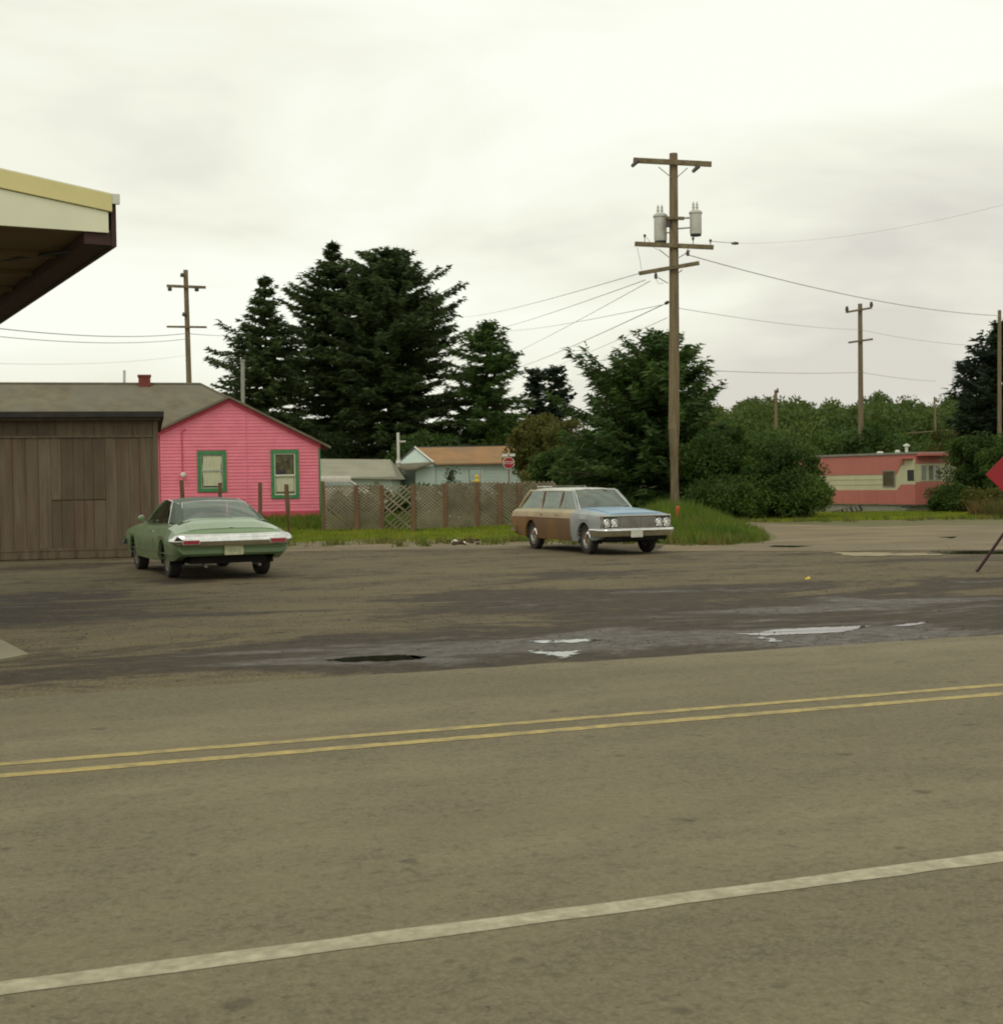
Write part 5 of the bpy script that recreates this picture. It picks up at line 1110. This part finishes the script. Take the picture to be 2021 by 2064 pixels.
#PART3
# ------------------------------------------------------------------ cars
def lerp_st(st, x):
    for i in range(len(st) - 1):
        a, b = st[i], st[i + 1]
        if a[0] <= x <= b[0]:
            t_ = (x - a[0]) / (b[0] - a[0]); t_ = t_ * t_ * (3 - 2 * t_) * .35 + t_ * .65
            return [a[k_] + (b[k_] - a[k_]) * t_ for k_ in range(len(a))]
    return list(st[-1] if x > st[-1][0] else st[0])
def car_body(root, st, axles, ar, az, cab, matfn, mats, crown=.035):
    """st rows: x, ztop, wt, zb, wm, zm, zbot, wb ; returns surface functions"""
    xs_ = sorted(set([round(v, 3) for v in np.arange(st[0][0], st[-1][0], .05)] + [s_[0] for s_ in st] + [round(a + ar * math.cos(t_), 3) for a in axles for t_ in np.linspace(0, math.pi, 15)] + list(cab)))
    def arch(x):
        z = 0
        for a in axles:
            if abs(x - a) < ar: z = max(z, az + math.sqrt(ar * ar - (x - a) ** 2))
        return z
    def sec(x):
        _, zt, wt, zb, wm, zm, z0, wb = lerp_st(st, x); zl = max(z0, arch(x)); inarch = zl > z0 + 1e-4
        zmm = max(zm, zl + .02)
        P = [(0, zt + crown), (.35 * wt, zt + crown * .93), (.68 * wt, zt + crown * .62), (.90 * wt, zt + (zb - zt) * .6 + .012), (wt, zb), (wt + (wm - wt) * .62, zb - (zb - zmm) * .28), (wm, zmm),
             (wm * .992, zmm + (zl - zmm) * .35), (wm * .975 if not inarch else wm * .985, zmm + (zl - zmm) * .7), (wb if not inarch else wm * .985, zl), ((wb if not inarch else wm * .985) - .13, zl + .0)]
        return P
    rows = len(sec(0)); mb = MB()
    for sy_ in (1, -1):
        base = len(mb.v)
        for x in xs_: mb.v += [(x, sy_ * y, z) for y, z in sec(x)]
        for i in range(len(xs_) - 1):
            xm = (xs_[i] + xs_[i + 1]) / 2
            for j in range(rows - 1):
                if cab[0] < xm < cab[1] and j < 3: continue
                mb.f.append([base + i * rows + j, base + (i + 1) * rows + j, base + (i + 1) * rows + j + 1, base + i * rows + j + 1]); mb.m.append(matfn(xm, j))
    n_ = len(xs_)
    for (i, mm) in ((0, matfn(xs_[0], 7)), (n_ - 1, matfn(xs_[-1], 7))):
        L1 = [i * rows + j for j in range(rows)]; L2 = [n_ * rows + i * rows + j for j in range(rows)]
        for j in range(rows - 1): mb.f.append([L1[j], L1[j + 1], L2[j + 1], L2[j]]); mb.m.append(mm)
    o = build(mb, 'body', mats, root, smooth=True, auto=math.radians(32))
    def top(x, y):
        P = sec(x); y = abs(y)
        for k_ in range(len(P) - 1):
            if P[k_][0] <= y <= P[k_ + 1][0] and k_ < 5: t_ = (y - P[k_][0]) / (P[k_ + 1][0] - P[k_][0]); return P[k_][1] + t_ * (P[k_ + 1][1] - P[k_][1])
        return P[4][1]
    def side(x, z):
        P = sec(x)
        for k_ in range(4, 9):
            if P[k_ + 1][1] <= z <= P[k_][1]: t_ = (z - P[k_][1]) / (P[k_ + 1][1] - P[k_][1] + 1e-9); return P[k_][0] + t_ * (P[k_ + 1][0] - P[k_][0])
        return P[6][0]
    # wheel housings and underside
    mb = MB(); mb.bb((st[0][0] + .35, -.66, .27), (st[-1][0] - .35, .66, .52)); build(mb, 'underbody', M_under, root)
    for a in axles:
        for sy_ in (1, -1):
            mb = MB(); k_ = 14; P = [(a + (ar + .0) * math.cos(t_), az + (ar) * math.sin(t_)) for t_ in np.linspace(-.25, math.pi + .25, k_)]
            mb.add([(x, sy_ * .93, z) for x, z in P] + [(x, sy_ * .66, z) for x, z in P], [(i, i + 1, k_ + i + 1, k_ + i) for i in range(k_ - 1)] + [tuple(range(k_, 2 * k_))]); build(mb, 'wheel_housing', M_under, root)
    return o, top, side
def patch(p00, p10, p11, p01, bulge=(0, 0, 0), nu=8, nv=6, th=None):
    p00, p10, p11, p01, bulge = map(Vector, (p00, p10, p11, p01, bulge))
    def fn(u, v): return tuple(p00.lerp(p10, u).lerp(p01.lerp(p11, u), v) + bulge * (1 - (2 * u - 1) ** 2) * (.5 + .5 * (1 - (2 * v - 1) ** 2)))
    mb = MB(); mb.grid(fn, nu, nv); return mb, fn
def wheel(root, x, y, z, r_, wd, cap, rimm, whitewall=False):
    s_ = 1 if y > 0 else -1; w_ = thing('wheel', (x, y, z)); w_.parent = root
    del_keys = [k_ for k_ in ('label', 'category') if k_ in w_.keys()]
    mb = MB(); h = wd / 2
    prof = [(r_ * .62, -h * .7), (r_ * .66, -h * .92), (r_ * .84, -h), (r_ * .955, -h * .9), (r_, -h * .66), (r_ * 1.003, 0), (r_, h * .66), (r_ * .955, h * .9), (r_ * .84, h), (r_ * .66, h * .92), (r_ * .62, h * .7), (r_ * .60, 0)]
    mb.lathe(prof, axis='Y', n=32); build(mb, 'tyre', M_tyre, w_, smooth=True)
    mb = MB(); f = s_ * h
    mb.lathe([(0, f * .25), (r_ * .50, f * .30), (r_ * .55, f * .72), (r_ * .63, f * .86), (r_ * .64, f * .5), (r_ * .6, -f * .6), (0, -f * .6)], axis='Y', n=28); build(mb, 'rim', rimm, w_, smooth=True)
    mb = MB(); mb.lathe([(0, f * .98), (r_ * cap * .45, f * .94), (r_ * cap * .8, f * .72), (r_ * cap * .85, f * .80), (r_ * cap, f * .55), (r_ * cap, f * .28)], axis='Y', n=24); build(mb, 'hub_cap', M_chrome, w_, smooth=True)
def sweep(path, secf, closed_sec=True):
    """path (x,y) plan points, sec list of (out,z)"""
    mb = MB(); rings = []; P = [Vector((a, b, 0)) for a, b in path]
    for i, p in enumerate(P):
        t_ = (P[min(i + 1, len(P) - 1)] - P[max(0, i - 1)]).normalized(); n_ = Vector((t_.y, -t_.x, 0))
        rings += [p + n_ * o_ + Vector((0, 0, z)) for o_, z in secf(i / (len(P) - 1))]
    k_ = len(secf(0)); fs = []
    for i in range(len(P) - 1):
        for j in range(k_): fs.append((i * k_ + j, i * k_ + (j + 1) % k_, (i + 1) * k_ + (j + 1) % k_, (i + 1) * k_ + j))
    fs.append(tuple(range(k_))); fs.append(tuple((len(P) - 1) * k_ + j for j in range(k_))); mb.add(rings, fs); return mb
def sideline(side, x0, x1, zf, sy_, m, nm, root, th=.008, h=.02, n_=24):
    mb = MB(); vs = []
    for i in range(n_ + 1):
        x = x0 + (x1 - x0) * i / n_; z = zf(x) if callable(zf) else zf
        for dz in (-h / 2, h / 2): vs.append((x, sy_ * (side(x, z + dz) + th), z + dz))
        for dz in (h / 2, -h / 2): vs.append((x, sy_ * (side(x, z + dz) - .01), z + dz))
    mb.add(vs, [(4 * i + j, 4 * i + (j + 1) % 4, 4 * i + 4 + (j + 1) % 4, 4 * i + 4 + j) for i in range(n_) for j in range(4)]); return build(mb, nm, m, root)
def vseam(side, pts, sy_, root, m=None, w_=.010, nm='door_seam'):
    mb = MB(); vs = []
    for (x, z) in pts:
        y = side(x, z); vs += [(x - w_, sy_ * (y + .003), z), (x + w_, sy_ * (y + .003), z)]
    mb.add(vs, [(2 * i, 2 * i + 1, 2 * i + 3, 2 * i + 2) for i in range(len(pts) - 1)]); return build(mb, nm, m or M_under, root)
def seats(root, spots, zf=.30, hs_=.95, wy=.62):
    for (x, full) in spots:
        for sy_ in ((0,) if full else (-.36, .36)):
            wv = wy if full else .27
            mb = MB(); mb.bb((x - .02, sy_ - wv, zf), (x + .48, sy_ + wv, zf + .22)); mb.box((x - .10, sy_, zf + .42), (.14, wv * 2, .56), R=Matrix.Rotation(-.22, 3, 'Y')); build(mb, 'seat', M_seat, root, bevel=.03, smooth=True)
# ---- green coupe
RL, RR = G(345, 1163), G(536, 1157); mid = (RL + RR) / 2; hd = math.radians(90 + 25); FW = Vector((math.cos(hd), math.sin(hd), 0))
g0 = Vector((mid.x, mid.y, 0)) + FW * 1.46 + Vector((-.03, .02, 0))
car = thing('green_coupe', g0, hd, label='light green two-door coupe with dark vinyl roof, parked facing the pink house', cat='car'); car.scale = (1, 1.02, 1)
st = [(-2.66, .790, .84, .785, .965, .68, .46, .86), (-2.56, .865, .88, .84, 1.0, .70, .42, .90), (-2.2, .975, .86, .91, 1.02, .74, .33, .93), (-1.85, 1.04, .84, .955, 1.02, .75, .31, .93), (-1.45, 1.02, .82, .955, 1.015, .75, .29, .93),
      (-.9, .99, .83, .94, 1.0, .745, .28, .92), (0, .965, .85, .905, .99, .735, .28, .92), (.9, .965, .86, .90, .99, .735, .29, .92), (1.5, .945, .87, .885, .99, .73, .30, .92), (2.2, .885, .84, .83, .965, .70, .32, .88), (2.5, .81, .78, .77, .91, .66, .42, .82)]
AX = (-1.47, 1.46)
body, top, side = car_body(car, st, AX, .365, .325, (-1.85, .85), lambda x, j: 0, [M_tgreen])
def tz(x, y): return top(x, y)
# boot lid, proud skin
mb = MB(); mb.grid(lambda u, v: (-2.57 + .58 * u, (-.74 + 1.48 * v) * (1 - .04 * u), top(-2.57 + .58 * u, (-.74 + 1.48 * v)) + .006), 8, 16); build(mb, 'boot_lid', M_tgreen, car, smooth=True)
mb = MB(); mb.grid(lambda u, v: (-2.02 + .16 * u, -.72 + 1.44 * v, top(-2.02 + .16 * u, -.72 + 1.44 * v) + .008), 3, 14); build(mb, 'rear_cowl', M_tgreen, car, smooth=True)
# roof (vinyl)
RFX, RBX, RZ, RW = .12, -1.22, 1.355, .60
def roofn(u, v):
    x = RFX + (RBX - RFX) * u; y = (2 * v - 1); hw = RW + .035 * math.sin(math.pi * u)
    return (x, y * hw, RZ + .03 * math.sin(math.pi * u) - .055 * u ** 3 + .055 * (1 - abs(y) ** 2.6))
mb = MB(); mb.grid(roofn, 14, 18); build(mb, 'roof', M_vinyl, car, smooth=True)
for s_ in (1, -1):
    mb = MB(); mb.tube([(RFX + .02, s_ * (RW - .0), RZ), (-.45, s_ * (RW + .035), RZ + .028), (RBX, s_ * RW, RZ - .05)], .018, 6); build(mb, 'drip_rail', M_chrome, car)
    A_, B_, C_, D_ = (-.80, s_ * .637, RZ + .005), (RBX - .04, s_ * .605, RZ - .05), (-2.04, s_ * .80, .965), (-1.22, s_ * .80, .965)
    mb, fn = patch(A_, B_, C_, D_, (0, s_ * .02, .03), 8, 8); build(mb, 'rear_pillar', M_vinyl, car, smooth=True)
    mb, fn = patch(B_, (RBX - .02, s_ * .55, RZ - .02), (-1.99, s_ * .70, 1.01), C_, (0, 0, .015), 4, 8); build(mb, 'sail_panel', M_vinyl, car, smooth=True)
    mb = MB(); mb.tube([(-1.20, s_ * .805, .96), (-.82, s_ * .642, RZ)], .010, 6); build(mb, 'window_trim', M_chrome, car)
    mb, fn = patch((-1.18, s_ * .795, .955), (-.62, s_ * .805, .935), (-.60, s_ * .645, RZ + .01), (-.80, s_ * .640, RZ + .003), (0, s_ * .02, 0), 4, 4); build(mb, 'quarter_window', M_cglass, car, smooth=True)
    mb, fn = patch((-.60, s_ * .805, .935), (.72, s_ * .79, .935), (.12, s_ * .62, RZ - .01), (-.58, s_ * .645, RZ + .01), (0, s_ * .03, 0), 8, 4); build(mb, 'side_window', M_cglass, car, smooth=True)
    mb = MB(); mb.tube([(.86, s_ * .78, .95), (.45, s_ * .70, 1.18), (RFX, s_ * .615, RZ)], .026, 6); build(mb, 'windshield_pillar', M_tgreen, car)
    mb = MB(); mb.tube([(.8, s_ * .805, .945), (-.2, s_ * .825, .94), (-1.2, s_ * .81, .962)], .013, 5); build(mb, 'belt_moulding', M_chrome, car)
    vseam(side, [(.72, .90), (.74, .7), (.72, .5), (.70, .30)], s_, car); vseam(side, [(-.72, .92), (-.74, .7), (-.70, .5), (-.66, .30)], s_, car)
    mb = MB(); mb.box((-.50, s_ * (side(-.5, .82) + .012), .82), (.14, .02, .025)); build(mb, 'door_handle', M_chrome, car, bevel=.005)
    sideline(side, -2.45, 2.2, lambda x: .455, s_, M_chrome, 'side_moulding', car, h=.014)
    sideline(side, -2.5, -1.0, lambda x: .60, s_, M_tgreen, 'body_crease', car, th=.012, h=.03) if False else None
mb, fn = patch((-1.97, -.72, 1.01), (-1.97, .72, 1.01), (RBX, .56, RZ - .015), (RBX, -.56, RZ - .015), (-.05, 0, .06), 14, 8); build(mb, 'rear_window', M_cglass, car, smooth=True)
P_ = [fn(u, 0) for u in np.linspace(0, 1, 14)] + [fn(1, v) for v in np.linspace(0, 1, 8)] + [fn(u, 1) for u in np.linspace(1, 0, 14)] + [fn(0, v) for v in np.linspace(1, 0, 8)]
mb = MB(); mb.tube(P_, .010, 5, cap=False); build(mb, 'rear_window_trim', M_chrome, car)
mb, fn = patch((.86, -.74, .965), (.86, .74, .965), (RFX, .58, RZ + .03), (RFX, -.58, RZ + .03), (.10, 0, .02), 12, 8); build(mb, 'windshield', M_cglass, car, smooth=True)
seats(car, [(-1.35, True), (-.35, False)], zf=.28)
mb = MB(); mb.bb((.55, -.75, .60), (.95, .75, .93)); build(mb, 'dashboard', M_seat, car)
mb = MB(); mb.bb((-1.85, -.74, .70), (-1.45, .74, .94)); build(mb, 'parcel_shelf', M_seat, car)
# rear bumper: chrome bar across the whole tail with lights set into it
path = [(-2.52, 1.03), (-2.62, .985), (-2.69, .92), (-2.715, .80), (-2.735, .4), (-2.74, 0), (-2.735, -.4), (-2.715, -.80), (-2.69, -.92), (-2.62, -.985), (-2.52, -1.03)]
def bsec(t_):
    k_ = min(1, min(t_, 1 - t_) * 5 + .35); c = .70
    return [(-.05, c - .10 * k_), (-.14, c + .01), (-.13, c + .112 * k_), (.010, c + .105 * k_), (.035, c + .075 * k_), (.066, c - .0 * k_), (.068, c - .03 * k_), (.03, c - .10 * k_)]
mb = sweep(path[::-1] if False else path, bsec); bumper = build(mb, 'rear_bumper', M_chrome, car, smooth=True, auto=math.radians(50))
for s_ in (1, -1):
    mb = MB(); mb.box((-2.785, s_ * .755, .672), (.05, .30, .098), rz=s_ * .04); bz = build(mb, 'light_bezel', M_chrome, bumper, bevel=.012)
    mb = MB(); mb.box((-2.808, s_ * .755, .672), (.02, .265, .066), rz=s_ * .04); build(mb, 'tail_light', M_red, bumper, bevel=.006)
    mb = MB(); mb.tube([(-2.3, s_ * .45, .25), (-2.62, s_ * .47, .24)], .028, 8); build(mb, 'exhaust_pipe', M_rim, car)
mb = MB(); mb.sweep = None; mb.grid(lambda u, v: (-2.67 - .01 + .10 * (1 - v) ** 2 * 1.0, -.90 + 1.80 * u, .42 + .20 * v), 16, 5); build(mb, 'rear_valance', M_tgreen, car, smooth=True)
mb = MB(); mb.box((-2.70, .0, .515), (.012, .33, .165)); pl = build(mb, 'number_plate', M_plate, car, bevel=.004)
mb = MB(); mb.box((-2.708, .0, .515), (.006, .22, .055)); build(mb, 'plate_strip', mat('plate_faded_green', (.30, .36, .20), (.45, .46, .28), rough=.6, ns=25), pl)
mb = MB(); mb.lathe([(0, 0), (.035, .0), (.03, .008), (0, .012)], (-2.52, 0, top(-2.52, 0) + .007), n=14); build(mb, 'boot_badge', M_chrome, car)
# front bumper
path = [(2.1, -1.0), (2.35, -.99), (2.52, -.90), (2.60, -.6), (2.63, 0), (2.60, .6), (2.52, .90), (2.35, .99), (2.1, 1.0)]
mb = sweep(path, lambda t_: [(.0, .47), (.05, .46), (.07, .52), (.06, .58), (.0, .60)]); build(mb, 'front_bumper', M_chrome, car, smooth=True)
for s_ in (1, -1):
    mb = MB(); mb.tube([(.62, s_ * .84, .95), (.62, s_ * .92, 1.0)], .012, 5); mb.lathe([(0, -.06), (.05, -.05), (.065, .0), (.06, .03), (0, .03)], (.60, s_ * .95, 1.04), axis='X', n=12); build(mb, 'mirror', M_tgreen, car, smooth=True)
    for a in AX: wheel(car, a, s_ * .80, .335, .335, .21, .82, M_rim)
# ---- station wagon
FLp, FRp = G(1196, 1117), G(1311, 1114); hd = math.radians(-90 + 21.5); FW = Vector((math.cos(hd), math.sin(hd), 0)); LT_ = Vector((-FW.y, FW.x, 0))
mid = (FLp + FRp) / 2; g0 = Vector((mid.x, mid.y, 0)) - FW * 1.51 + Vector((-.07, .18, 0))
wag = thing('station_wagon', g0, hd, label='old station wagon with grey fenders, blue hood patch, brown doors and cream roof', cat='car'); wag.scale = (1, .865, 1)
st = [(-2.88, .93, .80, .915, .94, .75, .45, .84), (-2.80, .97, .84, .94, .975, .77, .38, .89), (-2.4, .985, .87, .955, 1.0, .785, .31, .93), (-1.5, .99, .885, .96, 1.01, .79, .28, .94), (0, .99, .89, .96, 1.01, .79, .27, .94), (.95, 1.0, .89, .955, 1.01, .785, .27, .94),
      (1.5, .975, .90, .935, 1.01, .78, .28, .94), (2.1, .93, .91, .905, 1.0, .775, .33, .93), (2.34, .895, .905, .885, .985, .765, .42, .90), (2.385, .865, .89, .855, .97, .75, .46, .88)]
AX = (-1.51, 1.51)
def wm(x, j):
    if x > .80:
        if j < 3 and x > 1.02 and x < 2.38: return 1
        return 0
    return 3 if j < 6 else 2
body, top, side = car_body(wag, st, AX, .38, .335, (-2.70, .92), wm, [M_wgrey, M_wblue, M_wbrown, M_wtan], crown=.03)
mb = MB(); mb.grid(lambda u, v: (1.06 + 1.30 * u, (-.66 + 1.32 * v) * (1 + .06 * u), top(1.06 + 1.30 * u, (-.66 + 1.32 * v) * (1 + .06 * u)) + .007), 12, 12); build(mb, 'hood', M_wblue, wag, smooth=True)
RFX, RBX, RZ, RW = .30, -2.18, 1.415, .625
mb = MB(); mb.grid(lambda u, v: (RFX + (RBX - RFX) * u, (2 * v - 1) * (RW + .03 * min(1, math.sin(math.pi * u) * 3)), RZ + .012 * math.sin(math.pi * u) + .052 * (1 - abs(2 * v - 1) ** 3) * min(1, .35 + math.sin(math.pi * u) * 2.2)), 20, 18); build(mb, 'roof', M_wroof, wag, smooth=True)
zb_w = .965
segs = [(.80, .26, -.12, -.16), (-.17, -.21, -1.12, -1.26), (-1.22, -1.36, -2.55, -2.10)]     # base front, top front, base rear, top rear
for s_ in (1, -1):
    mb = MB(); mb.tube([(RFX + .03, s_ * (RW + .01), RZ - .015), (-.9, s_ * (RW + .04), RZ - .01), (RBX, s_ * RW, RZ - .015)], .022, 6); build(mb, 'drip_rail', M_wroof, wag)
    for k_, (a, b, c, d) in enumerate(segs):
        mb, fn = patch((a, s_ * .80, zb_w), (c, s_ * .81, zb_w), (d, s_ * .645, RZ - .02), (b, s_ * .645, RZ - .02), (0, s_ * .015, 0), 6, 4); build(mb, 'side_window', M_cglass, wag, smooth=True)
    for (a, b, r_, m_) in ((.87, .30, .034, M_wgrey), (-.145, -.185, .022, M_wbrown), (-1.17, -1.31, .026, M_wbrown), (-2.63, -2.16, .045, M_wtan)):
        mb = MB(); mb.tube([(a, s_ * .80, zb_w - .02), ((a + b) / 2, s_ * .735, (zb_w + RZ) / 2), (b, s_ * .64, RZ - .01)], r_, 6); build(mb, 'pillar', m_, wag, smooth=True)
    sideline(side, -2.75, .78, .965 - .09, s_, M_chrome, 'side_moulding', wag, h=.012) if False else None
    sideline(side, -2.78, .78, .792, s_, mat('moulding_pinkish', (.33, .22, .15), (.42, .30, .2), rough=.4, ns=6) if s_ == 1 else MATS['moulding_pinkish'], 'side_moulding', wag, h=.022, th=.010)
    for pts_ in ([(.79, .93), (.80, .7), (.80, .32)], [(-.15, .95), (-.15, .7), (-.17, .31)], [(-1.0, .95), (-1.02, .80), (-1.10, .74)]): vseam(side, pts_, s_, wag)
    for x in (0.02, -.86): mb = MB(); mb.box((x, s_ * (side(x, .86) + .015), .86), (.14, .025, .025)); build(mb, 'door_handle', M_chrome, wag, bevel=.005)
    mb = MB(); mb.tube([(-1.15, s_ * .52, RZ + .09), (-2.05, s_ * .52, RZ + .09)], .010, 6)
    for x in (-1.2, -1.6, -2.0): mb.tube([(x, s_ * .52, RZ + .03), (x, s_ * .52, RZ + .09)], .010, 6)
    build(mb, 'roof_rack_rail', M_chrome, wag)
for x in (-1.2, -1.6, -2.0):
    mb = MB(); mb.tube([(x, -.52, RZ + .095), (x, .52, RZ + .095)], .010, 6); build(mb, 'roof_rack_bar', M_rim, wag)
mb, fn = patch((.90, -.76, .985), (.90, .76, .985), (RFX, .60, RZ + .012), (RFX, -.60, RZ + .012), (.12, 0, .02), 12, 8); build(mb, 'windshield', M_cglass, wag, smooth=True)
P_ = [fn(u, 0) for u in np.linspace(0, 1, 14)] + [fn(1, v) for v in np.linspace(0, 1, 8)] + [fn(u, 1) for u in np.linspace(1, 0, 14)] + [fn(0, v) for v in np.linspace(1, 0, 8)]
mb = MB(); mb.tube(P_, .016, 5, cap=False); build(mb, 'windshield_trim', M_chrome, wag)
mb, fn = patch((-2.70, -.72, .96), (-2.70, .72, .96), (RBX, .60, RZ + .01), (RBX, -.60, RZ + .01), (-.04, 0, 0), 10, 6); build(mb, 'rear_window', M_cglass, wag, smooth=True)
for y in (-.32, .30): mb = MB(); mb.tube([(.98, y, 1.01), (.86, y + .42, 1.04)], .008, 4); build(mb, 'wiper', M_under, wag)
seats(wag, [(-1.25, True), (-.25, True)], zf=.32)
mb = MB(); mb.bb((.60, -.78, .62), (1.0, .78, .96)); build(mb, 'dashboard', M_seat, wag)
mb = MB(); mb.lathe([(.185, -.012), (.20, 0), (.185, .012), (.172, 0), (.185, -.012)], (0, 0, 0), axis='X', n=20, M=Matrix.Rotation(.5, 3, 'Y')); o = build(mb, 'steering_wheel', M_under, wag, smooth=True); o.location = (.45, .38, .98)
mb = MB(); mb.box((.42, 0, 1.30), (.02, .20, .06)); build(mb, 'rear_view_mirror', M_wroof, wag)
# front end
mb = MB(); mb.bb((2.385, -.93, .585), (2.402, .93, .845)); fr = build(mb, 'front_panel', M_under, wag)
for i in range(9):
    mb = MB(); z = .605 + i * .026; mb.bb((2.403, -.52, z), (2.420, .52, z + .012)); build(mb, 'grille_bar', M_chrome, wag)
for y in np.linspace(-.48, .48, 13):
    mb = MB(); mb.bb((2.4025, y - .003, .60), (2.413, y + .003, .83)); build(mb, 'grille_upright', M_chrome, wag)
mb = MB(); mb.bb((2.36, -.965, .842), (2.435, .965, .872)); mb.bb((2.36, -.965, .572), (2.425, .965, .590)); build(mb, 'grille_surround', M_chrome, wag, bevel=.006)
for s_ in (1, -1):
    mb = MB(); mb.bb((2.34, s_ * .945, .575), (2.428, s_ * .968, .86)); mb.bb((2.403, s_ * .525, .59), (2.42, s_ * .54, .84)); build(mb, 'headlight_surround', M_chrome, wag, bevel=.004)
    mb = MB(); mb.bb((2.403, s_ * .54, .592), (2.409, s_ * .945, .84)); build(mb, 'lamp_panel', mat('lamp_panel_grey', (.07, .07, .06), rough=.45, metal=.3) if s_ == 1 else MATS['lamp_panel_grey'], wag)
    for y in (.63, .84):
        mb = MB(); mb.lathe([(.072, .0), (.096, .0), (.098, .03), (.086, .038), (.074, .02)], (2.41, s_ * y, .70), axis='X', n=22); hl = build(mb, 'headlight', M_chrome, wag, smooth=True)
        mb = MB(); mb.lathe([(0, .034), (.035, .030), (.060, .020), (.066, .01)], (2.41, s_ * y, .70), axis='X', n=20); build(mb, 'lens', M_lamp, hl, smooth=True)
    for a in AX: wheel(wag, a, s_ * .825, .345, .345, .20, .50, M_rim)
path = [(1.95, -1.03), (2.25, -1.03), (2.42, -1.0), (2.50, -.85), (2.525, -.4), (2.53, 0), (2.525, .4), (2.50, .85), (2.42, 1.0), (2.25, 1.03), (1.95, 1.03)]
mb = sweep(path, lambda t_: [(-.04, .42), (.0, .415), (.03, .46), (.055, .525), (.062, .545), (.05, .57), (.02, .585), (-.04, .58)]); build(mb, 'front_bumper', M_chrome, wag, smooth=True, auto=math.radians(50))
mb = MB(); mb.box((2.60, -.10, .475), (.012, .33, .165)); build(mb, 'number_plate', M_plate2, wag, bevel=.004)
mb = MB(); mb.grid(lambda u, v: (2.42 - .06 * v, -.88 + 1.76 * u, .42 - .10 * v), 10, 3); build(mb, 'front_valance', M_under, wag)
path = [(-2.4, 1.0), (-2.75, 1.0), (-2.90, .93), (-2.95, .5), (-2.95, -.5), (-2.90, -.93), (-2.75, -1.0), (-2.4, -1.0)]
mb = sweep(path, lambda t_: [(o_, z) for o_, z in [(-.03, .42), (.02, .41), (.05, .48), (.05, .56), (-.03, .57)]]); build(mb, 'rear_bumper', M_chrome, wag, smooth=True)
# small pale carton beyond the wagon's front wheel
q = G(1335, 1097); mb = MB(); mb.box((0, 0, .14), (.15, .12, .26)); mb.box((0, 0, .29), (.06, .06, .05)); o = build(mb, 'litter', M_white, bevel=.01); o.location = (q.x, q.y + .3, hgt(q.x, q.y + .3) - .02); tag(o, 'pale plastic jug standing in the grass behind the wagon front wheel', 'jug'); o.name = 'plastic_jug'
